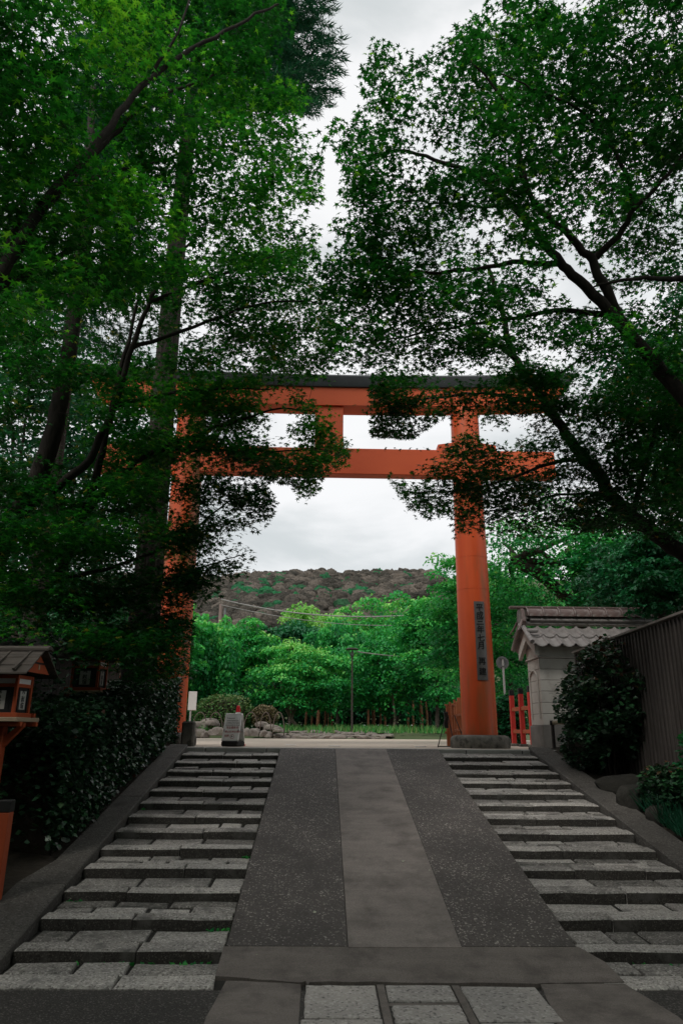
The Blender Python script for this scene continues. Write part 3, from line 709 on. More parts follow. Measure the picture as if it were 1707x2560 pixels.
def hedge():
    t = thing('hedge', 'clipped dark glossy hedge climbing beside the left stairs', 'hedge', (-3.3, 8.2, gz(8.2)))
    topf = lambda y: float(np.interp(y, [8.2, 8.8, 9.6, 12, 14.6], [1.55, 1.92, 2.13, 2.50, 2.85])); botf = lambda y: gz(y)+.08
    P, fr, s = leafy_box(None, 21000, -3.75, -2.86, 8.35, 14.7, topf, botf, .078)
    leaves('foliage', 'hedge_leaf', t, P, s, fr, np.clip(U(0, .96, len(P))+(RNG.random(len(P)) > .992)*.5, 0, 1), T_LEAF, (-3.3, 8.2, gz(8.2)))
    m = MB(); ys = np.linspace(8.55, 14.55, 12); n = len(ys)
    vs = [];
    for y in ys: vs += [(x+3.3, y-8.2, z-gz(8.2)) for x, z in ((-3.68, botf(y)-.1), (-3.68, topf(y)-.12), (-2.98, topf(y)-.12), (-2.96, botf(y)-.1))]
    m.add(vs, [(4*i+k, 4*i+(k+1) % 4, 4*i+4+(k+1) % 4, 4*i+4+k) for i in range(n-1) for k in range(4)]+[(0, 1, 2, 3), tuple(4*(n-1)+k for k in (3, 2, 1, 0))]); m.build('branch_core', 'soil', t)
    # loose shoots hanging over the kerb
hedge()
def shrub(name, label, cat, c, rad, mat, n, size, squash=1.0, tpl=T_LEAF, core=True, stems=0, group=None, ground_z=None, shell=.16, gap=0.0, tintb=0.0, barkm='bark_maple'):
    c = np.array(c, float); gz_ = ground_z if ground_z is not None else c[2]-rad[2]
    t = thing(name, label, cat, (c[0], c[1], gz_), 0, group); org = np.array([c[0], c[1], gz_])
    d = RNG.normal(size=(n, 3)); d /= np.linalg.norm(d, axis=1)[:, None]
    r = 1-np.abs(N_(shell, n)); w = vnoise(d*np.array(rad)+c, 3.2/max(rad)); r = r*(.82+.36*w)
    P = c+d*r[:, None]*np.array(rad)
    if gap: P = P[vnoise(P, 2.2/max(rad)*1.6) > gap]
    P = P[P[:, 2] > gz_+.02]; n = len(P); dd = (P-c)/np.array(rad); yaw = np.arctan2(dd[:, 0], dd[:, 1])+N_(.8, n)
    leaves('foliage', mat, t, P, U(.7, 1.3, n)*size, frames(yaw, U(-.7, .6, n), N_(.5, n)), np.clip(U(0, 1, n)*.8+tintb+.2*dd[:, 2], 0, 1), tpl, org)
    if core:
        bm = bmesh.new(); bmesh.ops.create_icosphere(bm, subdivisions=3, radius=1); 
        for v in bm.verts:
            q = np.array(v.co[:]); k = .66+.16*vnoise(q[None]+c, 2.0)[0]; v.co = Vector(q*k*np.array(rad)+(c-org))
            if v.co.z < .02: v.co.z = .02
        me = bpy.data.meshes.new('branch_core'); bm.to_mesh(me); bm.free(); me.materials.append(M['soil']); link('branch_core', me, t)
    for i in range(stems):
        a = 6.28*i/stems+.4; m = MB(); x, y = math.cos(a)*.06, math.sin(a)*.06
        m.tube([(x, y, -.05), (x*2.2, y*2.2, (c[2]-gz_)*.5), (x*5*max(rad), y*5*max(rad), (c[2]-gz_)*1.15)], [.022, .017, .008], 6); m.build('stem', barkm, t)
    return t

# ================================================================== RIGHT SIDE
def board_fence():
    x = 4.92; ya, yb = 5.2, 13.75; t = thing('board_fence', 'tall weathered vertical board fence on the right of the stairs', 'fence', (x, ya, gz(ya)))
    o0 = gz(ya); top = lambda y: float(np.interp(y, [5, 9.5, 14], [3.42, 3.40, 3.32])); y = ya
    while y < yb:
        w = .118; b = MB(); z0 = gz(y)+.02; b.box((random.uniform(-.004, .004), y+w/2-ya, (z0+top(y))/2-o0), (.022, w-.004, top(y)-z0), .003); b.build('board', 'board', t)
        k = MB(); k.box((-.026, y-ya, (z0+top(y))/2-o0-.01), (.022, .034, top(y)-z0-.02), .003); k.build('batten', 'board', t); y += w
    for zz in (.45, 1.35):
        r = MB(); r.add([(.02, 0, gz(ya)+zz-o0), (.07, 0, gz(ya)+zz-o0), (.07, 0, gz(ya)+zz+.09-o0), (.02, 0, gz(ya)+zz+.09-o0), (.02, yb-ya, gz(yb)+zz-o0), (.07, yb-ya, gz(yb)+zz-o0), (.07, yb-ya, gz(yb)+zz+.09-o0), (.02, yb-ya, gz(yb)+zz+.09-o0)], [(0, 1, 2, 3), (4, 7, 6, 5), (0, 4, 5, 1), (3, 2, 6, 7), (1, 5, 6, 2), (0, 3, 7, 4)]); r.build('back_rail', 'board', t)
    c = MB(); ys = [ya-.02, 9.5, yb+.02]; vs = []
    for y in ys: vs += [(-.075, y-ya, top(y)-o0+.003), (.075, y-ya, top(y)-o0+.003), (.075, y-ya, top(y)-o0+.035), (0, y-ya, top(y)-o0+.06), (-.075, y-ya, top(y)-o0+.035)]
    c.add(vs, [(5*i+k, 5*i+(k+1) % 5, 5*i+5+(k+1) % 5, 5*i+5+k) for i in range(2) for k in range(5)]+[(0, 1, 2, 3, 4), (14, 13, 12, 11, 10)]); c.build('cap_rail', 'board_cap', t)
board_fence()
def end_wall():
    X0, X1, YA, YB = 4.56, 7.8, 15.0, 15.86; EZ = 3.66
    t = thing('plastered_wall', 'pale plastered wall end with a tiled roof beside the right torii pillar', 'wall', (X0, YA, ZT)); o = np.array([X0, YA, ZT])
    def B(name, mat, a, b, bev=.0, par=None):
        m = MB(); c = [(p+q)/2-r for p, q, r in zip(a, b, o)]; m.box(c, [q-p for p, q in zip(a, b)], bev); return m.build(name, mat, par or t)
    B('plinth', 'plinth', (X0-.03, YA-.03, ZT-.06), (X1, YB+.03, ZT+.46), .012)
    zs = np.linspace(ZT+.462, EZ-.30, 7)
    for i in range(6):
        B('plaster_course', 'plaster', (X0, YA, zs[i]+.004), (X1, YB, zs[i+1]-.004), .006)
    B('wall_core', 'plinth', (X0+.01, YA+.01, ZT+.45), (X1-.01, YB-.01, EZ-.05))
    B('cornice', 'plaster', (X0-.035, YA-.035, EZ-.296), (X1, YB+.035, EZ-.262), .008)
    B('frieze', 'plaster', (X0-.012, YA-.012, EZ-.258), (X1, YB+.012, EZ-.02), .006)
    # raised arch moulding on the end face
    ar = MB(); ym = (YA+YB)/2-YA; pts = [(-.016, ym-.28, .60), (-.016, ym-.28, 1.38)]+[(-.016, ym-.28*math.cos(a), 1.38+.22*math.sin(a)) for a in np.linspace(.2, math.pi-.2, 9)]+[(-.016, ym+.28, 1.38), (-.016, ym+.28, .60)]
    ar.tube(pts, .018, 6); ar.build('arch_moulding', 'plaster', t)
    # gable end boards
    RZ = EZ+.42; yc = (YA+YB)/2-YA; hd = .74
    gb = MB(); gb.prism([(yc-hd+.10, EZ-.26-ZT), (yc-hd+.10, EZ-.06-ZT), (yc, RZ-.06-ZT), (yc+hd-.10, EZ-.06-ZT), (yc+hd-.10, EZ-.26-ZT), (yc, RZ-.30-ZT)], 'x', -.13, -.05); gb.build('barge_board', 'plaster', t)
    gb = MB(); gb.prism([(yc-hd+.12, EZ-.05-ZT), (yc, RZ-.05-ZT), (yc+hd-.12, EZ-.05-ZT)], 'x', -.045, X1-X0); gb.build('roof_core', 'plinth', t)
    # pantiles: two courses on each side, each tile a wave
    LX = X0-.20; W = .285
    for sy in (-1, 1):
        for row in range(2):
            d0, d1 = (.08+.33*row, .08+.33*(row+1)+.05); y0, y1 = yc+sy*d0, yc+sy*(d1); sl = (RZ-EZ+.03)/hd
            z0, z1 = RZ-ZT-d0*sl+.035-.03*row, RZ-ZT-d1*sl+.035-.03*row
            x = LX-X0+(.0 if row == 0 else .0); mesh = None; k = 0
            while x < X1-X0-.1:
                if mesh is None:
                    m = MB(); n = 10; vs = []
                    for j, (yy, zz) in enumerate(((y0, z0), ((y0+y1)/2, (z0+z1)/2-.012), (y1, z1))):
                        for i in range(n+1):
                            u = i/n; h = (.040*math.sin(math.pi*min(u/.30, 1)) if u < .30 else -.030*math.sin(math.pi*(u-.30)/.70))
                            vs += [(u*W*1.03, yy, zz+h), (u*W*1.03, yy, zz+h-.018)]
                    q = 2*(n+1)
                    fs = []
                    for j in range(2):
                        for i in range(n): fs += [(j*q+2*i, j*q+2*i+2, (j+1)*q+2*i+2, (j+1)*q+2*i), (j*q+2*i+3, j*q+2*i+1, (j+1)*q+2*i+1, (j+1)*q+2*i+3)]
                    for i in range(n): fs += [(2*i+1, 2*i+3, 2*i+2, 2*i), (2*q+2*i, 2*q+2*i+2, 2*q+2*i+3, 2*q+2*i+1)]
                    for j in range(2): fs += [(j*q, (j+1)*q, (j+1)*q+1, j*q+1), (j*q+q-2, j*q+q-1, (j+1)*q+q-1, (j+1)*q+q-2)]
                    m.add(vs, fs); ob = m.build('roof_tile', 'tile', t, True); mesh = ob.data
                else: ob = link('roof_tile', mesh, t)
                ob.location = (x, random.uniform(-.004, .004), random.uniform(-.003, .004)); x += W
    # verge tiles down the gable
    for sy in (-1, 1):
        v = MB(); v.tube([(LX-X0-.01, yc+sy*.06, RZ-ZT+.06), (LX-X0-.01, yc+sy*(hd+.04), EZ-ZT+.0)], .05, 8); v.build('verge_tile', 'tile', t, True)
    v = MB(); v.box((LX-X0+.10, yc-hd*.62, (RZ+EZ)/2-ZT+.06), (.24, .10, .08), .02); v.build('corner_tile', 'tile', t)
    # ridge: flat course, round course with bands, and the big curved cap tiles
    b1 = MB(); b1.box(((X1-LX)/2-.2, yc, RZ-ZT+.07), (X1-LX, .26, .05), .006); b1.build('ridge_course', 'tile', t)
    for sy in (-1, 1):
        r = MB(); r.tube([(LX-X0+.16, yc+sy*.13, RZ-ZT+.135), (X1-X0, yc+sy*.13, RZ-ZT+.135)], .040, 10); rc = r.build('ridge_roll', 'tile', t, True)
        x = LX-X0+.42
        while x < X1-X0:
            q = MB(); q.tube([(x-.02, yc+sy*.13, RZ-ZT+.135), (x+.02, yc+sy*.13, RZ-ZT+.135)], .050, 10); q.build('roll_band', 'tile', rc, True); x += .33
    b1 = MB(); b1.box(((X1-LX)/2-.16, yc, RZ-ZT+.185), (X1-LX-.06, .22, .045), .006); b1.build('ridge_course', 'tile', t)
    x = LX-X0+.10
    while x < X1-X0-.1:
        m = MB(); prof = []; w = .345
        for i in range(13):
            a = math.pi*(i/12); prof.append((yc-.20*math.cos(a), RZ-ZT+.215+.20*math.sin(a)**.8))
        n = len(prof); vs = [(xx, yy, zz) for xx in (0, w) for yy, zz in prof]; m.add(vs, [(i, i+1, n+i+1, n+i) for i in range(n-1)]+[tuple(range(n)), tuple(range(2*n-1, n-1, -1))])
        c = m.build('ridge_cap_tile', 'ridge_tile', t, True); c.location = (x, 0, 0)
        g = MB(); g.tube([(x+.012, yc-.20*1.06*math.cos(a), RZ-ZT+.215+.212*math.sin(a)**.8) for a in np.linspace(0, math.pi, 13)], .022, 6); g.build('cap_seam', 'ridge_tile', t, True); x += w+.004
    f = MB(); f.box(((X1-LX)/2-.32, yc, RZ-ZT+.425), (X1-LX+.25, .15, .055), .012); f.build('ridge_top_plate', 'ridge_tile', t)
    # end ornament tile
    e = MB(); e.add([(LX-X0-.03+dx, yc+y, RZ-ZT+z) for dx in (0, .07) for y, z in ((-.20, -.04), (-.26, .10), (-.17, .36), (0, .42), (.17, .36), (.26, .10), (.20, -.04))], [(0, 1, 2, 3, 4, 5, 6), (13, 12, 11, 10, 9, 8, 7)]+[(i, (i+1) % 7, 7+(i+1) % 7, 7+i) for i in range(7)]); e.build('end_tile', 'ridge_tile', t)
    for sy in (-1, 1):
        h = MB(); h.tube([(LX-X0-.03, yc+sy*.2, RZ-ZT+.12), (LX-X0-.10, yc+sy*.28, RZ-ZT-.02), (LX-X0-.17, yc+sy*.34, RZ-ZT-.12)], [.03, .024, .012], 7); h.build('end_scroll', 'ridge_tile', t, True)
end_wall()
def bamboo_rail():
    a = at(1265, 1660, 13.9); b = at(1312, 1660, 13.3); z = float(a[2]); t = thing('bamboo_rail', 'short bamboo rail on a dark post in front of the plastered wall', 'rail', (float(a[0])+.02, 13.9, gz(13.9)))
    L = float(b[0]-a[0])+.35
    m = MB(); p0 = Vector((-.03, 0, z-gz(13.9))); p1 = Vector((L, -.5, z-gz(13.9)+.02)); n = 9
    m.tube([p0.lerp(p1, i/n) for i in range(n+1)], [.037+.004*(i % 3 == 0) for i in range(n+1)], 12); m.build('bamboo_pole', 'bamboo', t, True)
    m = MB(); m.tube([(.0, 0, -.05), (.0, 0, z-gz(13.9)-.03)], .035, 10); m.build('post', 'dark_metal', t, True)
    for f in (.02, .38):
        m = MB(); q = p0.lerp(p1, f); m.tube([q-Vector((.02, -.012, 0)), q+Vector((.02, -.012, 0))], .045, 10); m.build('binding', 'rubber', t, True)
    m = MB(); q = p0.lerp(p1, .95); m.tube([(q.x, q.y, -.2), (q.x, q.y, q.z-.03)], .035, 10); m.build('post', 'dark_metal', t, True)
bamboo_rail()
def red_fence():
    t = thing('picket_fence', 'bright red fence posts with black caps between torii pillar and plastered wall', 'fence', (4.72, 16.4, ZT))
    for k, y in enumerate((0, .78, 1.62, -.78)):
        h = 1.18; p = MB(); p.box((0, y, h/2+.04), (.105, .105, h-.1+.08), .006); q = p.build('post', 'red_wood', t)
        c = MB(); c.box((0, y, h+.03+.055), (.112, .112, .14), .008); c.build('cap', 'black', q)
        s = MB(); s.box((0, y, -.0), (.2, .2, .12), .02); s.build('footing', 'base_stone', q)
    for z in (.86, .34):
        r = MB(); r.box((.0, .42, z), (.06, 2.7, .085), .005); r.build('rail', 'verm_wood', t)
red_fence()
def brown_barrier():
    a = at(1022, 1714, 16.2); t = thing('wooden_barrier', 'weathered orange wooden barrier folded beside the right torii pillar', 'barrier', (float(a[0])+.08, 16.2, ZT))
    p1 = at(1022, 1621, 16.2); hgt = float(p1[2])-ZT
    far = at(1048, 1600, 17.6); dx = float(far[0])-float(a[0])-.05
    n = 6
    for i in range(n):
        u = i/(n-1); m = MB(); h = hgt+.06*(i % 2)+u*.18; m.box((dx*u, 1.3*u, h/2), (.075 if i in (0, n-1) else .045, .07, h), .004); m.build('post' if i in (0, n-1) else 'slat', 'brown_wood', t)
    for z in (.28, .62):
        m = MB(); m.tube([(-.06, -.05, z+.02), (dx+.05, 1.36, z+.10)], .035, 4); m.build('rail', 'brown_wood', t)
    m = MB(); m.box((dx*.3-.02, .4, hgt+.03), (.42, .07, .035), .004, .9); m.build('top_rail', 'brown_wood', t)
    st = thing('metal_stand', 'thin dark iron stand leaning in front of the wooden barrier', 'stand', (float(a[0])-.06, 15.6, ZT))
    for x0, x1 in ((-.20, .02), (.16, .06), (.42, .20)):
        m = MB(); m.tube([(x0, .0, 0), (x1, .12, .66)], .011, 6); m.build('leg', 'dark_metal', st)
    m = MB(); m.box((.02, .13, .56), (.085, .05, .34), .01); m.build('box', 'black', st)
    m = MB(); m.tube([(-.18, .01, .02), (.40, .01, .02)], .011, 6); m.build('crossbar', 'dark_metal', st)
brown_barrier()
def road_sign():
    a = at(1154, 1522, 20.3); t = thing('road_sign', 'grey back of a round road sign on a pale pole behind the red fence', 'road sign', (float(a[0]), 20.3, ZT)); z = float(a[2])-ZT
    m = MB(); m.tube([(0, 0, -.1), (0, 0, z+.12)], .03, 10); m.build('pole', 'white_metal', t, True)
    m = MB(); m.lathe([(.18, -.004), (.185, 0), (.18, .004)], (0, 0, 0), 40); d = m.build('disc', 'grey_metal', t); d.location = (0, -.06+.11, z); d.rotation_euler = (R(90), 0, 0)
    for dz in (-.1, .12):
        m = MB(); m.box((0, .0, z+dz), (.12, .1, .03), .004); m.build('clamp', 'grey_metal', t)
road_sign()

# ================================================================== PLAZA THINGS
def a_board():
    Yp = 14.55; bl = at(507, 1708, Yp); br = at(549, 1709, Yp); tl = at(514, 1638, Yp+.14)
    w = float(br[0]-bl[0]); cx = float(bl[0]+br[0])/2; h = float(tl[2])-ZT-.10
    t = thing('sandwich_board', 'white plastic sandwich board notice standing at the top of the left stairs', 'notice board', (cx, Yp, ZT), R(-14))
    tilt = math.atan2(.15, h)
    def panel(y0, sgn):
        m = MB(); m.box((0, 0, h/2), (w, .03, h), .012); o = m.build('panel', 'white_paint', t); o.location = (0, y0, .10); o.rotation_euler = (-sgn*tilt, 0, 0); return o
    f = panel(0, 1); g = panel(.34, -1)
    r = MB(); r.box((0, .17, h+.075), (w*.98, .09, .05), .015); r.build('ridge', 'white_paint', t)
    b = MB(); b.box((0, .17, .055), (w*.96, .42, .10), .02); b.build('base', 'rubber', t)
    for sx in (-1, 1):
        q = MB(); q.box((sx*(w/2-.03), .17, .30), (.02, .27, .05), .004); q.build('stay', 'grey_metal', t)
    sz = w/.46
    def tx(s, size, mat, x, z): text(s, size*sz, mat, f, (x*w, -.0165, z*h), (R(90), 0, 0), 'lettering', 'LEFT', .0006, .0004)
    tx('Professional', .042, 'grey_ink', -.34, .845); tx('photographers are', .042, 'grey_ink', -.34, .755)
    tx('prohibited from taking', .040, 'grey_ink', -.36, .67); tx('photos inside the shrine', .038, 'grey_ink', -.37, .59)
    tx('专业摄影师', .066, 'red_ink', -.32, .49); tx('禁止在神社境内', .060, 'red_ink', -.36, .34); tx('拍照', .062, 'red_ink', -.36, .19)
    ring = MB(); n = 28; ro, ri = .055*sz, .047*sz; vs = []
    for rr in (ro, ri):
        for i in range(n): vs.append((.10*w+rr*math.cos(6.2832*i/n), -.0168, .165*h+rr*math.sin(6.2832*i/n)))
    ring.add(vs, [(i, (i+1) % n, n+(i+1) % n, n+i) for i in range(n)]); ring.build('ring_mark', 'red_ink', f)
    d = MB(); k = .028*sz; poly = [(-.9, -.9), (-.5, -.9), (-.4, -.1), (.5, -.2), (.9, .1), (.5, .3), (.3, .2), (-.2, .6), (-.3, 1), (-.7, .9), (-.8, .4)]
    d.add([(.10*w+x*k, -.0168, .165*h+z*k) for x, z in poly], [tuple(range(len(poly)))]); d.build('pictogram', 'ink', f)
    c = thing('traffic_cone', 'red cone with white band rising behind the sandwich board', 'traffic cone', (cx+.06, Yp+.62, ZT)); tp = at(536, 1620, Yp+.62); H = float(tp[2])-ZT
    base = MB(); base.box((0, 0, .02), (.34, .34, .04), .015); base.build('base', 'red_plastic', c)
    R_ = lambda z: .145-.112*z/H
    def seg(z0, z1, name, mat, cap=False):
        m = MB(); pr = [(R_(z0), z0), (R_(z1), z1)]
        if cap: pr += [(R_(z1)*.8, z1+.018), (R_(z1)*.4, z1+.026)]
        m.lathe(pr, (0, 0, 0), 24); m.build(name, mat, c, True)
    zs = [.04, H*.22, H*.42, H*.62, H*.79, H*.88, H*.97]
    seg(.04, H*.30, 'cone_body', 'red_plastic'); seg(H*.302, H*.5, 'white_band', 'white_paint'); seg(H*.502, H*.69, 'cone_body', 'red_plastic'); seg(H*.692, H*.83, 'white_band', 'white_paint'); seg(H*.832, H*.97, 'cone_body', 'red_plastic', True)
a_board()
def notice_post():
    Yp = 17.5; c = at(442, 1609, Yp); t = thing('notice_sign', 'small white notice board on a thin post beside the hedge end', 'sign', (float(at(437, 1640, Yp)[0]), Yp, ZT)); tp, bt = at(442, 1588, Yp), at(442, 1631, Yp); wl, wr = at(433, 1609, Yp), at(452, 1609, Yp)
    m = MB(); m.tube([(0, .03, -.05), (0, .03, float(tp[2])-ZT-.02)], .022, 8); m.build('post', 'white_metal', t)
    m = MB(); m.box((float(wl[0]+wr[0])/2-t.location.x, 0, float(tp[2]+bt[2])/2-ZT), (float(wr[0]-wl[0]), .025, float(tp[2]-bt[2])), .006); m.build('board', 'white_paint', t)
    s = MB(); a = at(433, 1706, 15.0); s.box((0, 0, .22), (.24, .24, .5), .03); o = s.build('stone_post', 'base_stone'); o.location = (float(at(432, 1700, 14.5)[0]), 14.5, ZT); tag(o, 'squat mossy stone post at the upper end of the hedge', 'post')
notice_post()
for k, (px, Yp, where) in enumerate(((768, 15.8, 'left'), (965, 15.8, 'right'), (668, 16.6, 'far left'))):
    a = at(px, 1700, Yp); m = MB(); m.box((0, 0, .008), (.24, .10, .016), .005); o = m.build('ground_plate', 'white_paint'); o.location = (float(a[0]), Yp, ZT)
    tag(o, {'left': 'small flat white plate on the plaza above the concrete strip', 'right': 'small flat white plate on the plaza nearest the wooden barrier', 'far left': 'small flat white plate on the plaza nearest the sandwich board'}[where], 'plate', 'white plates on the plaza')
def lamp_post():
    Yp = 34.8; b = at(808, 1660, Yp); tp = at(810, 1489, Yp); t = thing('street_lamp', 'dark slender park lamp with flared glassless head in front of the trees', 'street lamp', (float(b[0]), Yp, ZT)); H = float(tp[2])-ZT
    m = MB(); m.tube([(0, 0, -.05), (0, 0, H*.45), (0, 0, H-.42)], [.055, .045, .038], 10); m.build('pole', 'dark_metal', t, True)
    m = MB(); m.lathe([(.08, 0), (.08, .3), (.06, .34)], (0, 0, 0), 12); m.build('foot', 'dark_metal', t, True)
    m = MB(); m.lathe([(.31, H-.06), (.32, H-.03), (.27, H), (.0, H+.03)], (0, 0, 0), 20); m.build('top_disc', 'dark_metal', t)
    m = MB(); m.lathe([(.06, H-.44), (.075, H-.36), (.05, H-.34)], (0, 0, 0), 12); m.build('collar', 'dark_metal', t)
    for i in range(8):
        a = 6.2832*i/8; m = MB(); m.tube([(.05*math.cos(a), .05*math.sin(a), H-.40), (.27*math.cos(a), .27*math.sin(a), H-.05)], .010, 5); m.build('rib', 'dark_metal', t)
    m = MB(); m.lathe([(.045, H-.35), (.07, H-.25), (.05, H-.14), (.02, H-.11)], (0, 0, 0), 12); m.build('bulb_housing', 'grey_metal', t, True)
    return t, H
LAMP, LAMP_H = lamp_post()
def utility_pole():
    Yp = 42; b = at(503, 1480, Yp); tp = at(506, 1388, Yp); t = thing('utility_pole', 'weathered utility pole rising through the trees behind the left pillar', 'utility pole', (float(b[0]), Yp, ZT)); H = float(tp[2])-ZT
    m = MB(); m.tube([(0, 0, -.2), (0, 0, H)], [.16, .115], 12); m.build('pole', 'pole_wood', t, True)
    m = MB(); m.tube([(.24, 0, H*.55), (.24, 0, H*.97)], .07, 10); m.build('conduit', 'grey_metal', t, True)
    for z in (.6, .92):
        m = MB(); m.box((.12, 0, H*z), (.4, .06, .07)); m.build('bracket', 'dark_metal', t)
    return t, H
UP, UPH = utility_pole()
def cable(label, pts, r, Ys, clips=0):
    P = [at(x, y, Y) for (x, y), Y in zip(pts, Ys)]; n = 24; Q = []
    for i in range(n+1):   # quadratic through three points
        u = i/n; a, b, c = P; w = (2*(u-.5)*(u-1), -4*u*(u-1), 2*u*(u-.5)); Q.append(a*w[0]+b*w[1]+c*w[2])
    t = thing('overhead_cable', label, 'cable', Q[0]); o = Q[0]
    m = MB(); m.tube([q-o for q in Q], r, 6); m.build('wire', 'cable', t, True)
    for k in range(clips):
        q = Q[2+k*2]-o; m = MB(); m.box(q+np.array([0, 0, r*1.6]), (.05, .05, r*4)); m.build('clip', 'dark_metal', t)
cable('thick overhead cable strung from the utility pole towards the right pillar', [(508, 1376), (760, 1414), (1060, 1402)], .035, (41.8, 40, 36), 9)
cable('thin overhead cable just below the thick one', [(508, 1389), (790, 1433), (1060, 1424)], .020, (41.8, 40, 36))
cable('thin cable running from the street lamp head into the trees', [(818, 1496), (900, 1506), (990, 1511)], .024, (34.9, 36, 38))

# garden edge: rocks, hoops, mound, grass
def rock(label, c, s, seed, mat='rock', group=None, name='rock'):
    bm = bmesh.new(); bmesh.ops.create_icosphere(bm, subdivisions=3, radius=1); V = np.array([v.co[:] for v in bm.verts]); k = .60+.62*vnoise(V+seed*3.3, 1.1)+.30*vnoise(V+seed, 2.6)+.14*vnoise(V+seed, 6)
    for v, q, kk in zip(bm.verts, V, k):
        q = np.sign(q)*np.abs(q)**.75*kk; v.co = Vector(q*np.array(s)); v.co.z = max(v.co.z, -s[2]*.5)+s[2]*.4
    me = bpy.data.meshes.new(name); bm.to_mesh(me); bm.free(); me.materials.append(M[mat]); me.shade_smooth(); me.set_sharp_from_angle(angle=R(32))
    o = link(name, me); o.location = tuple(map(float, c)); o.rotation_euler = (0, 0, random.uniform(0, 6.28)); tag(o, label, 'rock', group); return o
def garden():
    m = MB(); ys = [30.6, 31.6, 33.5, 37, 44]; xs = np.linspace(-26, 26, 60); vs = []
    off = lambda x: float(np.interp(x, [-26, -6, -3, 3, 9, 12, 26], [0, 0, 1.2, 2.4, 3.6, 4.6, 6]))
    hz = [-.05, .18, .30, .38, .45]
    for y, z in zip(ys, hz):
        for x in xs: vs.append((x, y+off(x), ZT+z*(1 if x < 9.5 else .45)+.06*math.sin(x*1.7+y)))
    k = len(xs); m.add(vs, [(j*k+i, j*k+i+1, (j+1)*k+i+1, (j+1)*k+i) for j in range(4) for i in range(k-1)]); struct(m.build('garden_lawn', 'ground', None, True), 'low green mound of the garden beyond the plaza')
    big = [(452, 1665, .34, .22), (470, 1668, .30, .2), (480, 1660, .52, .26), (500, 1682, .42, .26), (458, 1686, .36, .26), (470, 1688, .3, .2), (600, 1664, .36, .2), (588, 1684, .34, .26), (605, 1686, .30, .22), (622, 1672, .42, .2), (640, 1676, .36, .2), (566, 1684, .3, .24), (445, 1680, .3, .22), (615, 1688, .28, .2)]
    for i, (x, y, w, h) in enumerate(big):
        w *= .72; h *= .72; a = at(x, y, 31.2+.9*(y < 1675)+(x > 580)*.6); rock('rounded grey boulder in the low rockery behind the sandwich board', (a[0], a[1], max(ZT-.02, a[2]-h*.55)), (w, w*.8, h), i, group='boulders of the garden edge')
    i = 0
    for row in range(3):
        x = 632+row*8
        while x < 885:
            Yr = 33.3+off(float(at(x, 1690, 33)[0]))-2.4+row*.5
            a = at(x, 1690, Yr); w = random.uniform(.20, .42); rock('small flat weathered stone in the low edging along the lawn', (a[0], Yr+random.uniform(-.1, .1), ZT+.03+row*.09), (w, w*.7, random.uniform(.06, .11)), 40+i, group='edging stones along the lawn'); x += w*2.0*1747/Yr/DS*random.uniform(.8, 1.15)*.9; i += 1
    hoops = [(538, 562, 1706), (600, 633, 0), (611, 646, 0), (650, 678, 0), (682, 711, 0), (474, 505, 0), (440, 472, 0)]
    for k, (xa, xb) in enumerate(((442, 476), (478, 512), (560, 592), (597, 623), (627, 653))):
        Yh = 31.9; a, b = at(xa, 1660, Yh), at(xb, 1660, Yh); w = float(b[0]-a[0]); zt = float(at(xa, 1641, Yh)[2]); t_ = MB(); z0 = ZT+.12; h = zt-z0+.1
        t_.tube([(w/2-w/2*math.cos(q), .0, h*math.sin(q)**.8) for q in np.linspace(0, math.pi, 17)], .022, 6); o = t_.build('hoop', 'hoop', None, True); o.location = (float(a[0]), Yh, z0)
        names = ['low arched hoop just right of the white notice sign', 'low arched hoop between the notice sign and the sandwich board', 'low arched hoop directly right of the sandwich board', 'low arched hoop, second to the right of the sandwich board', 'low arched hoop farthest right, below the brownish bush']
        tag(o, names[k], 'hoop', 'arched hoops fencing the garden')
    n = 11000; x = U(-9, 14, n); y = np.array([U(31.2, 37.0)+off(v) for v in x]); z = ZT+.22+.1*(y-31.6)/5; keep = (x < 9.8) | (y > 39); P = np.stack([x, y, z], -1)[keep & (vnoise(np.stack([x, y, z*0], -1), .9) > .36)]; n = len(P)
    o = leaves('grass', 'grass', None, P, U(.16, .42, n), frames(U(0, 6.28, n), U(.9, 1.55, n), U(-1, 1, n)), U(0, 1, n), tpl_blade(.09))
    tag(o, 'tufts of bright green grass along the edge of the garden', 'grass', kind='stuff')
    a = at(560, 1620, 33.2); shrub('clipped_bush', 'large rounded clipped bush behind the sandwich board', 'bush', (float(at(515, 1620, 33.6)[0]), 33.6, ZT+.95), (1.45, 1.0, 1.0), 'bush_leaf', 6500, .10, ground_z=ZT+.2)
    shrub('brown_bush', 'smaller brownish bush on the right of the clipped bush', 'bush', (float(at(608, 1632, 33.4)[0]), 33.4, ZT+.85), (.62, .55, .62), 'brown_leaf', 2600, .09, ground_z=ZT+.25, stems=3)
garden()
a = at(1372, 1610, 11.6)
shrub('round_shrub', 'rounded glossy shrub in front of the right board fence', 'shrub', (4.60, 11.7, 2.32), (.78, .95, 1.0), 'hedge_leaf', 10500, .085, core=False, stems=7, ground_z=gz(11.5)+.03, shell=.42, gap=.43, tintb=.16)
shrub('low_shrub', 'low leafy shrub spilling over the kerb under the round shrub', 'shrub', (4.42, 12.35, 1.65), (.36, .62, .50), 'hedge_leaf', 2300, .07, core=True, ground_z=gz(12.2)+.03, tintb=.05)
shrub('low_shrub', 'low dark shrub creeping along the kerb between the rocks', 'shrub', (4.62, 9.9, 1.12), (.34, .55, .36), 'hedge_leaf', 1500, .075, core=False, stems=4, ground_z=gz(9.9)+.03, shell=.4, tintb=.1)
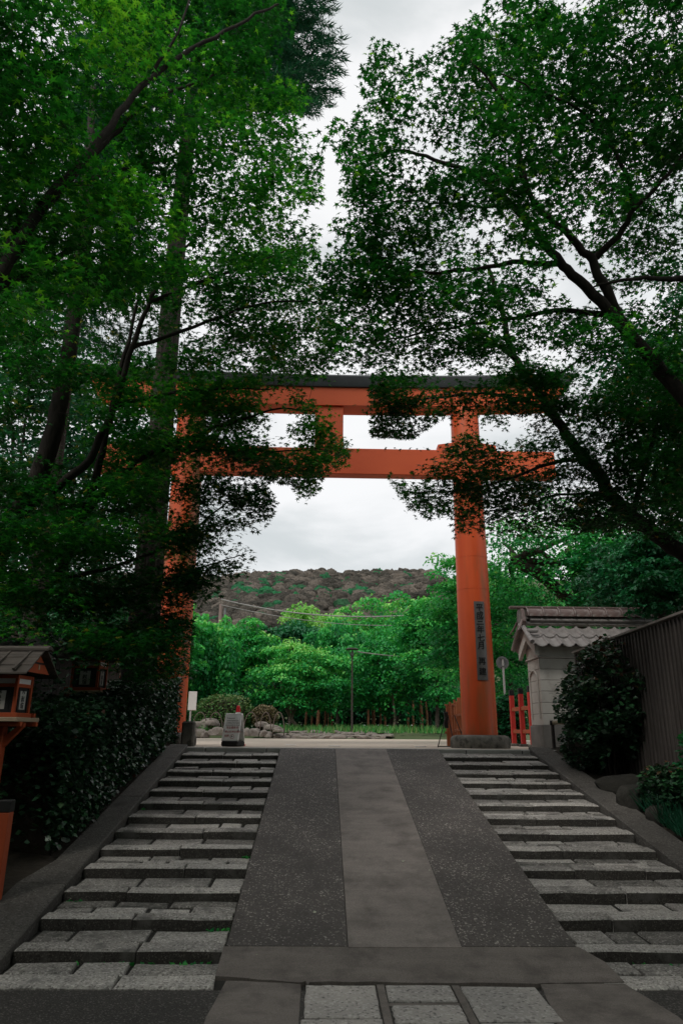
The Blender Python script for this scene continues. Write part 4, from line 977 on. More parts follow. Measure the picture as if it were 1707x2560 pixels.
shrub('drooping_shrub', 'leafy shrub at the right edge of the picture below the fence', 'shrub', (4.72, 8.5, 1.45), (.45, .8, .75), 'dark_leaf', 2600, .10, core=False, stems=4, ground_z=gz(8.6)+.03, shell=.4)
for i, (px, Yp, w, h, lab) in enumerate(((1385, 11.0, .34, .26, 'long dark rock under the round shrub'), (1440, 10.4, .36, .30, 'large dark rock right of the round shrub, against the kerb'), (1500, 9.7, .30, .22, 'dark rock nearest the drooping shrub'))):
    rock(lab, (4.60, Yp, gz(Yp)-.03), (w*.55, w*1.1, h*.7), 90+i, 'dark_rock', 'dark rocks below the board fence')
n = 900; P = np.stack([U(4.3, 4.75, n), U(8.9, 10.2, n), np.zeros(n)], -1); P[:, 2] = [gz(v)+.05 for v in P[:, 1]]
tag(leaves('sedge_grass', 'needle', None, P, U(.18, .42, n), frames(U(0, 6.28, n), U(.6, 1.4, n), U(-1, 1, n)), U(0, .8, n), tpl_blade(.03)), 'dark tuft of grass by the right kerb', 'grass', kind='stuff')
# fallen leaves on the ramp
for i, (px, py, lab) in enumerate(((925, 1980, 'fallen leaf in the middle of the concrete strip'), (903, 1782, 'tiny fallen leaf high up on the concrete strip'), (967, 1941, 'tiny fallen leaf at the right edge of the concrete strip'), (724, 2140, 'fallen leaf low on the left aggregate lane'), (797, 2331, 'x'), (700, 2136, 'x'))):
    if lab == 'x': continue
    d = ray(px, py); k = (-Y0*SL-CAM[2])/(d[2]-SL*d[1]); p = CAM+d*k
    o = leaves('fallen_leaf', 'litter', None, np.array([[0, 0, .012]]), .05 if i == 0 else .03, frames(np.array([1.1*i]), np.array([.25]), np.array([.1])), np.array([.5]), T_LEAF); o.location = p; tag(o, lab, 'leaf', 'fallen leaves')

def weeds():
    P = []
    for k, xa, xb, n in ((1, -2.0, -.85, 26), (2, -1.0, -.8, 14), (3, -2.45, -2.3, 10), (5, -.9, -.79, 8), (1, 2.3, 3.4, 12), (8, -2.46, -2.4, 8)):
        for _ in range(n): P.append((random.uniform(xa, xb), Y0+k*TREAD-random.uniform(.01, .05), k*RISE-riser(k)+.0))
    P = np.array(P); n = len(P)
    tag(leaves('weeds', 'garden_leaf', None, P, U(.03, .06, n), frames(U(0, 6.28, n), U(.3, 1.2, n), N_(.4, n)), U(.1, .6, n), T_LEAF), 'tiny green weeds sprouting from the step joints', 'weeds', kind='stuff')
weeds()

def litter():
    n = 46; x = np.concatenate([U(-2.4, 3.8, 30), U(-2.5, -2.3, 8), U(3.6, 3.85, 8)]); y = U(6.2, 13.2, n); k = np.floor((y-Y0)/TREAD); on = (x > XL) & (x < XR)
    z = np.where(on, (y-Y0)*SL+.010, k*RISE+(y-Y0-k*TREAD)*(RISE-.08)/TREAD+.014); P = np.stack([x, y, z], -1)
    tag(leaves('leaf_litter', 'litter', None, P, U(.018, .04, n), frames(U(0, 6.28, n), N_(.2, n), N_(.2, n)), U(0, 1, n), T_LEAF), 'scattered small dry leaves on the steps and ramp', 'leaf litter', kind='stuff')
litter()

# ================================================================== TREES
def resample(P, step):
    P = np.asarray(P, float); out = [P[0]]
    for a, b in zip(P[:-1], P[1:]):
        n = max(1, int(np.linalg.norm(b-a)/step)); out += [a+(b-a)*i/n for i in range(1, n+1)]
    return np.array(out)
def smooth_path(P, it=2):
    P = np.asarray(P, float)
    for _ in range(it):
        Q = [P[0]]
        for a, b in zip(P[:-1], P[1:]): Q += [a*.75+b*.25, a*.25+b*.75]
        P = np.array(Q+[P[-1]])
    return P
class Tree:
    """limbs given as paths; every leaf spray is tied to the nearest wood by a twig, and wood thickens with what it carries"""
    def __init__(s, name, label, base, barkmat, group=None, cat='tree'):
        s.base = np.asarray(base, float); s.t = thing(name, label, cat, s.base, 0, group); s.bark = barkmat
        s.pos = []; s.par = []; s.limbs = []; s.rad = []; s.chains = []
    def limb(s, P, r0, r1, wob=.02):
        P = smooth_path(P, 2); P = resample(P, .16); n = len(P)
        if n > 3: P[1:-1] += RNG.normal(0, wob, (n-2, 3))*.6
        o = len(s.pos); s.pos += list(P); s.par += [-1]+list(range(o, o+n-1))
        rr = [r0+(r1-r0)*(i/(n-1))**.8 for i in range(n)]; s.rad += rr; s.limbs.append((P, rr))
    def twigs(s, C, sag=.12, thin=.0032, maxlen=9):
        A = np.array(s.pos); d = np.array([np.min(np.sum((A-c)**2, 1)) for c in C]); order = np.argsort(d)
        pos = np.zeros((len(A)+len(C)*16, 3)); pos[:len(A)] = A; n = len(A); load = np.zeros(len(pos)); par = list(s.par); out = np.zeros(len(pos)); chains = []
        for k in order:
            c = C[k]; q = pos[:n]-c; dd = np.sqrt((q**2).sum(1))+np.maximum(q[:, 2], 0)*.5+.12*np.minimum(out[:n], 4); j = int(np.argmin(dd)); L = np.linalg.norm(pos[j]-c)
            m = int(min(12, max(2, L/.22))); a = pos[j]; ids = [j]
            w = RNG.normal(0, .03, 3)*min(L, 1.5)
            for i in range(1, m+1):
                u = i/m; p = a+(c-a)*u+np.array([0, 0, sag*L*.5])*math.sin(math.pi*u)*.6+w*math.sin(math.pi*u*1.0)
                pos[n] = p; par.append(ids[-1]); out[n] = out[j]+L*u; ids.append(n); n += 1
            chains.append(ids)
        load = np.ones(n)
        for i in range(n-1, -1, -1):
            if par[i] >= 0 and par[i] < i: load[par[i]] += .25 if i >= len(A) else 0
        m = MB()
        for ids in chains:
            r = [min(.03, thin*load[i]**.42) for i in ids]; r[0] = min(r[0], r[1]*1.05)
            if r[1] < .0042: ids = ids[::2] if (len(ids) % 2) else ids[::2]+[ids[-1]]; r = [min(.03, thin*load[i]**.42) for i in ids]; r[0] = r[1]
            m.tube([pos[i]-s.base for i in ids], r, 3 if r[1] < .008 else 5, False)
        o = m.build('twigs', s.bark, s.t, False, False); o['kind'] = 'stuff'; return o
    def wood(s, name='trunk', sides=12):
        for k, (P, rr) in enumerate(s.limbs):
            m = MB(); m.tube([p-s.base for p in P], rr, sides if rr[0] > .05 else 7); m.build(name if k == 0 else 'branch', s.bark, s.t, 'all', False)
def sprays(poly, n, yfun, clump=.40, csc=.75, holes=(), layer=.72):
    p = np.array(poly, float); lo, hi = p.min(0), p.max(0); C = []
    tot = 0
    while tot < n:
        xy = np.stack([U(lo[0], hi[0], 4000), U(lo[1], hi[1], 4000)], -1); xy = xy[inpoly(xy, poly)]
        for h in holes: xy = xy[~inpoly(xy, h)]
        Y = yfun(xy[:, 0], xy[:, 1]); d = rays(xy); P = CAM+d*(Y/d[:, 1])[:, None]
        P = P[vnoise(P*[1, 1, 1.5]+5, csc) > clump]
        lay = (P[:, 2]+1.3*vnoise(P*[1, 1, .2], .55))/layer % 1.0; P = P[(lay < .52) | (RNG.random(len(P)) < .16)]; C.append(P); tot += len(P)
    return np.concatenate(C)[:n]
def maple_leaves(tree, C, per, size, radius=.34, flat=.05, name='crown', mat='maple', guard=None, slope=.18, tb=0.0, tpl=T_MAPLE):
    n = len(C); k = RNG.poisson(per, n)+4; idx = np.repeat(np.arange(n), k); m = len(idx)
    a = U(0, 6.283, m); r = np.sqrt(U(0, 1, m))*radius*U(.6, 1.25, n)[idx]
    ax = RNG.normal(0, slope, (n, 2))[idx]
    dx, dy = r*np.cos(a), r*np.sin(a); dz = dx*ax[:, 0]+dy*ax[:, 1]-.35*r*r/radius+N_(flat, m)
    P = C[idx]+np.stack([dx, dy, dz], -1)
    yaw = np.arctan2(dx, dy)+N_(.9, m); tilt = -.25+N_(.34, m); fr = frames(yaw, tilt, N_(.35, m))
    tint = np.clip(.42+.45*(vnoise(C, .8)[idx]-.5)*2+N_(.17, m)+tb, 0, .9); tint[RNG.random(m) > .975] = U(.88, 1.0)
    s = U(.55, 1.3, m)*size
    if guard is not None:
        px = project(P); kp = guard(px, P); P, s, tint = P[kp], s[kp], tint[kp]; fr = tuple(f[kp] for f in fr)
    return leaves(name, mat, tree.t, P, s, fr, tint, tpl, tree.base)
A3 = lambda pts: np.array([at(x, y, Y) for x, y, Y in pts])

SKYGAP = [(735, -200), (905, -200), (1000, 20), (930, 110), (850, 80), (822, 170), (835, 240), (765, 268), (755, 320), (742, 370), (752, 520), (745, 590), (735, 610), (738, 540), (735, 470), (772, 455), (783, 400), (758, 318), (690, 275), (735, 200), (770, 170), (740, 60)]
OPEN = [[(612, 1112), (668, 1112), (690, 1170), (735, 1125), (745, 1095), (885, 1095), (935, 1170), (1003, 1200), (1038, 1215), (1040, 1290), (590, 1300), (590, 1270), (618, 1215), (640, 1150)],
        [(800, 952), (848, 952), (850, 1003), (945, 1010), (1030, 955), (1036, 1015), (1000, 1025), (840, 1031), (830, 1010), (800, 990)],
        [(690, 893), (845, 897), (850, 930), (735, 930)], [(755, 862), (850, 862), (850, 893), (760, 893)], [(1000, 1035), (950, 1075), (800, 1085), (805, 1040)],
        [(450, 1400), (1040, 1240), (1040, 1720), (430, 1720)], [(1045, 1225), (1105, 1225), (1140, 1690), (1060, 1690)]]
def guard_front(px, P):
    k = np.ones(len(px), bool)
    for h in OPEN+[SKYGAP]: k &= ~inpoly(px, h)
    return k | (RNG.random(len(px)) < .015)

# ---- near left maple, reaching in over the stairs from outside the picture
def near_left():
    t = Tree('maple_tree', 'near maple whose branches fill the upper left of the picture', (-4.1, 5.2, 0), 'bark_maple', 'maples over the stairs')
    b = np.array([-4.1, 5.2, -.1])
    t.limb(np.vstack([[b, (-3.9, 5.3, 1.6)], A3([(-60, 760, 5.6), (0, 630, 5.7), (60, 530, 5.8), (126, 438, 5.9), (200, 363, 6.0), (282, 247, 6.2), (353, 171, 6.4), (454, 101, 6.6), (554, 50, 6.8), (640, 10, 7.0)])]), .13, .012)
    t.limb(A3([(60, 530, 5.8), (150, 430, 6.3), (242, 328, 6.6), (328, 242, 6.9), (418, 201, 7.2), (503, 166, 7.5), (600, 150, 7.8)]), .045, .008)
    t.limb(A3([(0, 630, 5.7), (60, 450, 6.2), (90, 300, 6.6), (122, 180, 7.0), (150, 60, 7.2)]), .04, .008)
    t.limb(A3([(126, 438, 5.9), (240, 400, 7), (400, 360, 7.8), (560, 330, 8.4), (700, 340, 8.8)]), .03, .006)
    t.limb(A3([(-20, 660, 5.7), (60, 640, 6.5), (180, 560, 7.2), (330, 500, 8), (480, 470, 8.4), (620, 430, 8.8)]), .05, .006)
    t.limb(A3([(353, 171, 6.4), (420, 60, 6.4), (450, -60, 6.4)]), .025, .006)
    poly = [(-120, -160), (600, -160), (640, 0), (660, 50), (620, 105), (610, 170), (700, 205), (672, 280), (750, 325), (778, 400), (770, 450), (705, 452), (610, 462), (640, 500), (728, 505), (728, 560), (690, 600), (560, 620), (380, 640), (200, 700), (-120, 740)]
    C = sprays(poly, 1150, lambda x, y: 5.6+.0038*np.clip(x, 0, 800)+U(-.7, 1.5, len(x)), .40, .8, [SKYGAP])
    # unseen crown added above and behind the viewer to darken the foreground
    X = np.stack([U(-7, .9, 800), U(-5, 6.0, 800), U(4.8, 11, 800)], -1); pz = project(X); vis = ((X-CAM)@_d > -.6) & (pz[:, 1] > -620) & (pz[:, 0] > -700) & (pz[:, 0] < 2270) | (((X-CAM)@_d > -.6) & ((X-CAM)@_d < 1.2)); X = X[~vis]
    t.wood(); t.twigs(np.concatenate([C, X])); maple_leaves(t, C, 26, .068, .29, guard=guard_front, tb=-.04)
    maple_leaves(t, X, 26, .19, .55, name='crown', tpl=T_QUAD)
near_left()
def mid_left():
    t = Tree('maple_tree', 'tall maple with a leaning trunk behind the middle lantern', (-5.6, 10.2, gz(10.2)), 'bark_maple', 'maples over the stairs')
    t.limb(np.vstack([[(-5.6, 10.2, gz(10.2)-.1)], A3([(-20, 1290, 10.2), (60, 1160, 10.1), (110, 1050, 10), (140, 930, 10), (160, 800, 10), (175, 680, 10), (185, 560, 10), (200, 400, 10), (215, 200, 10.2)])]), .24, .05)
    t.limb(A3([(60, 1160, 10.1), (150, 1110, 9.8), (210, 1050, 9.6), (265, 930, 9.4), (300, 800, 9.2), (345, 690, 9.0), (400, 600, 8.9), (470, 520, 8.8)]), .085, .012)
    t.limb(A3([(130, 1340, 10.4), (195, 1180, 10), (235, 1050, 9.8), (262, 920, 9.6), (300, 760, 9.4), (330, 640, 9.3)]), .09, .012)
    t.limb(A3([(195, 1180, 10), (330, 1040, 10), (450, 1000, 10.2), (560, 960, 10.4), (660, 930, 10.6), (735, 950, 10.8)]), .05, .006)
    t.limb(A3([(265, 930, 9.4), (400, 900, 9.6), (520, 890, 9.8), (640, 895, 10)]), .04, .006)
    t.limb(A3([(330, 1040, 10), (480, 1030, 10.4), (620, 1040, 10.6), (720, 1030, 10.8), (790, 1040, 11)]), .03, .005)
    t.limb(A3([(150, 1330, 10.4), (300, 1290, 10.6), (420, 1240, 10.8), (520, 1150, 11), (600, 1130, 11)]), .04, .006)
    t.limb(A3([(150, 1330, 10.4), (280, 1360, 10.4), (400, 1330, 10.6), (500, 1290, 10.8), (560, 1275, 10.9)]), .035, .005)
    t.limb(A3([(300, 800, 9.2), (430, 760, 9.4), (560, 700, 9.8), (680, 690, 10), (760, 700, 10.2)]), .04, .006)
    t.limb(A3([(345, 690, 9), (480, 640, 9.4), (600, 600, 9.8), (690, 560, 10)]), .035, .006)
    poly1 = [(-60, 600), (300, 600), (560, 560), (700, 560), (730, 600), (700, 650), (790, 700), (785, 790), (745, 860), (690, 870), (640, 860), (500, 890), (420, 960), (380, 1080), (390, 1400), (430, 1540), (330, 1555), (240, 1500), (110, 1460), (-60, 1450)]
    C1 = sprays(poly1, 1500, lambda x, y: 9.2+.0022*np.clip(x, 0, 800)+U(-.9, 1.5, len(x)), .44, .85)
    polys = [([(420, 870), (600, 870), (690, 890), (735, 945), (700, 960), (560, 960), (440, 990)], 120), ([(440, 960), (700, 955), (760, 975), (800, 1045), (770, 1065), (730, 1080), (735, 1115), (700, 1160), (672, 1105), (615, 1105), (560, 1060), (440, 1060)], 190),
             ([(430, 1050), (600, 1080), (632, 1150), (608, 1215), (520, 1200), (470, 1230), (430, 1230)], 110), ([(400, 1230), (500, 1240), (580, 1272), (550, 1312), (470, 1325), (525, 1375), (440, 1400), (400, 1390)], 85)]
    polys += [([(385, 900), (480, 900), (475, 1080), (450, 1250), (385, 1250)], 60), ([(370, 1250), (450, 1250), (440, 1540), (385, 1530)], 70), ([(215, 840), (420, 840), (420, 960), (230, 960)], 60), ([(225, 1000), (400, 1000), (390, 1100), (230, 1100)], 50)]
    C2 = np.concatenate([sprays(p, n, lambda x, y: 10.4+U(-.5, .9, len(x)), .36, 1.2) for p, n in polys])
    C3 = sprays([(-80, 1050), (180, 1100), (300, 1280), (390, 1400), (420, 1535), (330, 1550), (260, 1480), (120, 1440), (-80, 1440)], 330, lambda x, y: 10.2+.001*np.clip(x, 0, 800)+U(-.8, 1.8, len(x)), .30, .85)
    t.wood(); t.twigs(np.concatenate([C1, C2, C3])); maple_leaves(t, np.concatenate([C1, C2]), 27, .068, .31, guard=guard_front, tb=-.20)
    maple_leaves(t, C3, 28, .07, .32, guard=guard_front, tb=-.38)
mid_left()
def near_right():
    t = Tree('maple_tree', 'near maple spreading its layered branches across the upper right', (6.6, 8.6, gz(8.6)), 'bark_maple', 'maples over the stairs')
    t.limb(np.vstack([[(6.6, 8.6, gz(8.6)-.1), (6.2, 8.6, 2.6)], A3([(1600, 950, 8.6), (1500, 830, 8.5), (1463, 786, 8.4), (1408, 725, 8.3), (1332, 645, 8.2), (1282, 605, 8.1), (1231, 534, 8.0), (1171, 469, 7.9), (1100, 403, 7.8), (1030, 373, 7.7), (944, 348, 7.6), (860, 352, 7.6)])]), .20, .010)
    t.limb(A3([(1440, 760, 8.4), (1383, 655, 8.2), (1357, 594, 8.1), (1307, 544, 8.0), (1262, 504, 7.8), (1206, 453, 7.6), (1190, 300, 7.5), (1140, 200, 7.4), (1060, 120, 7.3)]), .085, .008)
    t.limb(A3([(1367, 590, 8.1), (1433, 529, 7.8), (1453, 479, 7.6), (1508, 428, 7.4), (1568, 353, 7.2), (1640, 250, 7)]), .055, .012)
    t.limb(A3([(1453, 479, 7.6), (1433, 378, 7.3), (1383, 302, 7.1), (1312, 237, 6.9), (1231, 207, 6.8), (1150, 170, 6.7)]), .04, .006)
    t.limb(A3([(1171, 469, 7.9), (1100, 475, 8), (1000, 465, 8.1), (920, 460, 8.2), (840, 470, 8.3)]), .028, .005)
    t.limb(A3([(1282, 605, 8.1), (1190, 600, 8.3), (1090, 620, 8.5), (990, 625, 8.7), (890, 630, 8.9), (800, 625, 9)]), .05, .006)
    t.limb(A3([(1262, 504, 7.8), (1190, 430, 7.4), (1195, 330, 7.1), (1200, 210, 6.8)]), .025, .005)
    t.limb(A3([(1408, 725, 8.3), (1290, 710, 8.6), (1180, 730, 8.9), (1060, 750, 9.1), (940, 770, 9.3), (830, 790, 9.4)]), .05, .006)
    t.limb(A3([(1568, 640, 8), (1500, 640, 7.9), (1440, 640, 7.8), (1360, 660, 7.8)]), .05, .01)
    poly = [(1700, -150), (1372, -150), (1372, 10), (1342, 55), (1282, 5), (1231, 30), (1211, -10), (1141, -10), (1131, 55), (1065, 25), (1070, 91), (1000, 45), (980, 91), (985, 118), (934, 126), (859, 95), (833, 166), (843, 227), (900, 262), (778, 275), (763, 302), (775, 433), (828, 453), (803, 494), (778, 529), (828, 579), (752, 592), (748, 650), (770, 790), (830, 845), (1000, 850), (1120, 830), (1250, 790), (1380, 830), (1500, 900), (1700, 960)]
    holes = [[(1340, 480), (1390, 470), (1380, 520), (1330, 550)], [(1285, 790), (1330, 780), (1320, 830), (1270, 850)], [(880, 250), (935, 255), (930, 275), (885, 272)]]
    C = sprays(poly, 1600, lambda x, y: 7.2+.0018*np.clip(y, 0, 900)-.0006*np.clip(x-800, 0, 800)+U(-.8, 1.3, len(x)), .46, .95, [SKYGAP]+holes)
    X = np.stack([U(.6, 8.5, 800), U(-5, 6.0, 800), U(4.8, 11, 800)], -1); pz = project(X); vis = ((X-CAM)@_d > -.6) & (pz[:, 1] > -620) & (pz[:, 0] > -700) & (pz[:, 0] < 2270) | (((X-CAM)@_d > -.6) & ((X-CAM)@_d < 1.2)); X = X[~vis]  # out-of-view crown added overhead to shade steps and ramp
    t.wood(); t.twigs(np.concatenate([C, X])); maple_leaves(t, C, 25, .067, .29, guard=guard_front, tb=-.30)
    maple_leaves(t, X, 26, .19, .55, name='crown', tpl=T_QUAD)
near_right()
def mid_right():
    t = Tree('maple_tree', 'maple with a curved dark trunk behind the board fence, in front of the right pillar', (7.4, 11.4, gz(11.4)), 'bark_maple', 'maples over the stairs')
    t.limb(np.vstack([[(7.4, 11.4, gz(11.4)-.1)], A3([(1640, 1330, 11.3), (1568, 1270, 11.2), (1499, 1225, 11.2), (1450, 1188, 11.1), (1396, 1135, 11), (1380, 1094, 11), (1340, 1052, 11), (1302, 1004, 11), (1265, 946, 10.9), (1228, 889, 10.8), (1187, 832, 10.7), (1167, 782, 10.6), (1158, 737, 10.5), (1138, 676, 10.4), (1120, 610, 10.3)])]), .21, .03)
    t.limb(A3([(1265, 950, 10.9), (1225, 925, 10.7), (1150, 905, 10.6), (1080, 902, 10.5), (1000, 915, 10.4), (930, 920, 10.3), (860, 930, 10.3)]), .05, .006)
    t.limb(A3([(1187, 832, 10.7), (1130, 780, 10.5), (1080, 745, 10.4), (1020, 740, 10.3), (950, 770, 10.2), (880, 790, 10.2)]), .04, .006)
    t.limb(A3([(1340, 1052, 11), (1270, 1060, 10.8), (1190, 1090, 10.6), (1110, 1120, 10.5), (1020, 1130, 10.4), (930, 1130, 10.4)]), .045, .006)
    t.limb(A3([(1235, 875, 10.8), (1300, 850, 10.6), (1360, 800, 10.4), (1440, 790, 10.2)]), .035, .006)
    t.limb(A3([(1396, 1135, 11), (1300, 1130, 10.8), (1200, 1160, 10.6), (1110, 1180, 10.5)]), .035, .006)
    t.limb(A3([(1450, 1188, 11.1), (1500, 1000, 10.8), (1530, 850, 10.5), (1560, 700, 10.3)]), .06, .01)
    poly1 = [(1700, 860), (1480, 850), (1380, 860), (1300, 930), (1180, 1000), (1100, 1010), (1060, 990), (1040, 1024), (950, 1080), (892, 1106), (930, 1156), (1003, 1192), (1105, 1218), (1192, 1215), (1253, 1222), (1335, 1212), (1700, 1235)]
    C1 = sprays(poly1, 820, lambda x, y: 10.6+U(-.9, 1.3, len(x))-.0006*np.clip(x-1300, 0, 400), .36, .85, [[(1105, 960), (1230, 960), (1230, 1010), (1110, 1030)], [(1040, 1105), (1010, 1090), (900, 1090), (885, 1102)]])
    poly2 = [(845, 870), (1000, 850), (1250, 830), (1310, 860), (1300, 940), (1110, 955), (1003, 948), (994, 978), (946, 1005), (851, 1000), (863, 956), (845, 904)]
    C2 = sprays(poly2, 230, lambda x, y: 10.5+U(-.5, .8, len(x)), .42, 1.2, [OPEN[1]])
    C3 = sprays([(1700, 780), (1500, 800), (1400, 930), (1380, 1080), (1300, 1130), (1330, 1200), (1700, 1230)], 330, lambda x, y: 10.8+U(-.9, 1.5, len(x)), .25, .85)
    C1 = np.concatenate([C1, C3])
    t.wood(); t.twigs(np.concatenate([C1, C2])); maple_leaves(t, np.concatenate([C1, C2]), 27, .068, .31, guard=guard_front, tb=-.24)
mid_right()

# ---- conifers at the left
def conifer(label, x, y, r, H, zc, reach, n, seed, poly=None):
    base = (x, y, gz(y)); t = Tree('cedar_tree', label, base, 'bark_cedar', 'conifers behind the hedge')
    P = np.array([(x+.03*math.sin(i*.8), y, gz(y)-.1+H*i/14) for i in range(15)]); m = MB()
    Q = resample(P, .5); k = len(Q); vs = []; ns = 26
    for i, p in enumerate(Q):
        rr = r*(1-.78*i/(k-1))*(1+.35*math.exp(-i*.5))
        for a in range(ns):
            ang = 6.2832*a/ns; f = 1+.055*math.sin(a*3.1+i*.15+seed)+.03*math.sin(a*7.3-i*.4); vs.append((p[0]+rr*f*math.cos(ang)-x, p[1]+rr*f*math.sin(ang)-y, p[2]-base[2]))
    m.add(vs, [(i*ns+a, i*ns+(a+1) % ns, (i+1)*ns+(a+1) % ns, (i+1)*ns+a) for i in range(k-1) for a in range(ns)]); m.build('trunk', 'bark_cedar', t.t, True, False)
    t.pos = list(P[3:]); t.par = [-1]+list(range(len(t.pos)-1)); t.rad = [.05]*len(t.pos)
    z = U(zc, H+base[2]+.5, n); a = U(0, 6.283, n); u = np.sqrt(U(.05, 1, n)); rmax = reach*np.clip((H+base[2]+1-z)/(H+base[2]+1-zc), .15, 1)**.6; C = np.stack([x+u*rmax*np.cos(a), y+u*rmax*np.sin(a), z-.25*u*reach], -1)
    C = C[vnoise(C, .7) > .40]
    if poly is not None: pz = project(C); C = C[inpoly(pz, poly) | (pz[:, 1] < -60) | (pz[:, 0] < 0)]
    if poly is not None: C = np.concatenate([C, sprays([(560, 20), (640, -80), (725, -80), (748, 20), (762, 90), (770, 165), (748, 225), (705, 262), (640, 240), (580, 190)], 330, lambda a_, b_: 12.9+U(-1.6, 1.8, len(a_)), .30, 1.0)])
    t.twigs(C, .05, .005)
    kk = 56; idx = np.repeat(np.arange(len(C)), kk); m_ = len(idx); d = np.stack([C[:, 0]-x, C[:, 1]-y], -1); an = np.arctan2(d[:, 0], d[:, 1])
    q = U(-.28, .30, m_); off = RNG.normal(0, .035, (m_, 3))+np.stack([np.sin(an)[idx]*q, np.cos(an)[idx]*q, -.35*q*q-.1*q], -1)
    leaves('crown', 'needle', t.t, C[idx]+off, U(.10, .24, m_), frames(an[idx]+N_(.75, m_), -.15+N_(.5, m_), U(-1, 1, m_)), np.clip(N_(.18, m_)+.25+.5*RNG.random(len(C))[idx], 0, 1), tpl_blade(.075), base)
cedge = at(345, 1250, 12.9)
conifer('tall cedar with a straight furrowed trunk beside the left torii pillar', float(cedge[0]), 12.9, .285, 25.0, 10.8, 3.5, 5200, 1, [(-200, -200), (740, -200), (770, 90), (778, 170), (750, 230), (700, 270), (650, 250), (560, 260), (420, 330), (-200, 330)])
c2 = at(150, 900, 14.5)
conifer('second cedar further left, mostly hidden by maple leaves', float(c2[0]), 14.5, .25, 16, 10.5, 2.6, 900, 4)

# ---- broadleaf trees of the garden and surroundings
def broadleaf(name, label, x, y, z0, trunk_h, crown_c, crown_r, n, size, mat, barkmat, r, lean=(0, 0), clusters=70, weep=0.0, group=None, limbs=5, tb=0.0, flat=.5, tpl=T_QUAD, cl_r=.22, visible_trunk=None):
    t = Tree(name, label, (x, y, z0), barkmat, group); c = np.array(crown_c, float); rad = np.array(crown_r, float)
    top = np.array([x+lean[0], y+lean[1], z0+trunk_h]); path = visible_trunk if visible_trunk is not None else [(x, y, z0-.15), (x+lean[0]*.35+.05, y+lean[1]*.3, z0+trunk_h*.5), tuple(top)]
    t.limb(path, r, r*.6, .01); top = np.array(path[-1])
    for i in range(limbs):
        a = 6.283*i/limbs+U(-.4, .4); e = c+rad*np.array([math.cos(a)*.62, math.sin(a)*.62, U(-.1, .55)]); mid = top*.5+e*.5+np.array([0, 0, .08*rad[2]])+RNG.normal(0, .08, 3)*rad
        t.limb([top, mid, e], r*.5, r*.1, .02)
    d = RNG.normal(size=(clusters, 3)); d /= np.linalg.norm(d, axis=1)[:, None]; rr = U(.25, 1, clusters)**.45
    C = c+d*rr[:, None]*rad*(.50+.98*vnoise(d*2+np.array([x, y, 0]), 1.6))[:, None]
    t.wood(sides=10); t.twigs(C, .08, .008)
    per = n//clusters; idx = np.repeat(np.arange(clusters), per); m = len(idx); R_ = rad.mean()*cl_r*1.9*U(.6, 1.3, clusters)
    a = U(0, 6.283, m); q = np.sqrt(U(0, 1, m))*R_[idx]; dx, dy = q*np.cos(a), q*np.sin(a); dz = N_(.20, m)*R_[idx]*flat*1.6-.45*q*q/R_[idx]+.1*R_[idx]
    if weep: dz -= U(0, 1, m)**1.5*weep*(.4+q/R_[idx]); dx *= .75; dy *= .75
    P = C[idx]+np.stack([dx, dy, dz], -1); yaw = np.arctan2(dx, dy)+N_(.8, m); tilt = (-.35 if not weep else -1.0)+N_(.45, m)
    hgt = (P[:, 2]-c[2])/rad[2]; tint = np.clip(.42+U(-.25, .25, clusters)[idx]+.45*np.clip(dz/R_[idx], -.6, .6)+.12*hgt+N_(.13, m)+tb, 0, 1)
    P[:, 2] = np.maximum(P[:, 2], z0+.1)
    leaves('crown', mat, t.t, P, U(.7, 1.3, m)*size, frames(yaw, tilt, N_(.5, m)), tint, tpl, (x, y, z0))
    return t
def gtree(label, px, py_top, py_bot, halfw, Y, mat, n=7000, size=.2, trunk=.5, weep=0, tb=0, name='garden_tree', barkm='bark_cherry', clusters=95, r=.12, base_px=None, depth=None, limbs=5, group='trees of the garden beyond the plaza', flat=.32, cl_r=.20):
    tp, bt = at(px, py_top, Y), at(px, py_bot, Y); hw = halfw*DS/FPX*Y*1.2; c = (tp+bt)/2; rz = (tp[2]-bt[2])/2; z0 = ZT+.3
    bx = float(at(base_px if base_px is not None else px, py_bot, Y)[0]); th = max(.6, bt[2]-z0+rz*trunk)
    return broadleaf(name, label, bx, Y, z0, th, c, (hw, depth or hw*.8, rz), n, size, mat, barkm, r, (float(c[0])-bx, 0), clusters, weep, group, limbs, tb, flat, T_QUAD, cl_r)
gtree('weeping bright green tree right behind the left torii pillar', 470, 1395, 1600, 60, 37, 'garden_leaf', 9000, .19, weep=1.0, tb=.12)
gtree('leafy green tree beside the utility pole', 560, 1408, 1600, 65, 41, 'garden_leaf', 9000, .20, tb=.05)
gtree('small curved-trunk tree standing alone in front of the grove', 672, 1470, 1628, 82, 37.5, 'garden_leaf', 11000, .17, trunk=-.3, tb=.14, base_px=683, barkm='bark_pale', r=.13, flat=.35, limbs=6)
gtree('dark green rounded tree behind the curved-trunk tree', 668, 1412, 1560, 62, 50, 'dark_leaf', 9000, .24)
gtree('pale lime topped tree below the overhead cables', 735, 1392, 1500, 70, 60, 'lime_leaf', 7000, .27, tb=.1)
gtree('weeping green tree left of the street lamp', 775, 1402, 1610, 62, 44, 'garden_leaf', 10000, .2, weep=1.1, tb=.05)
gtree('broad dark-limbed cherry tree right of the street lamp', 905, 1440, 1640, 105, 40, 'garden_leaf', 15000, .19, tb=-.06, r=.2, trunk=-.6, barkm='bark_cherry', limbs=7, clusters=130)
gtree('tall lime green tree between the lamp and the right pillar', 895, 1375, 1520, 85, 52, 'garden_leaf', 11000, .22, tb=.18, clusters=120)
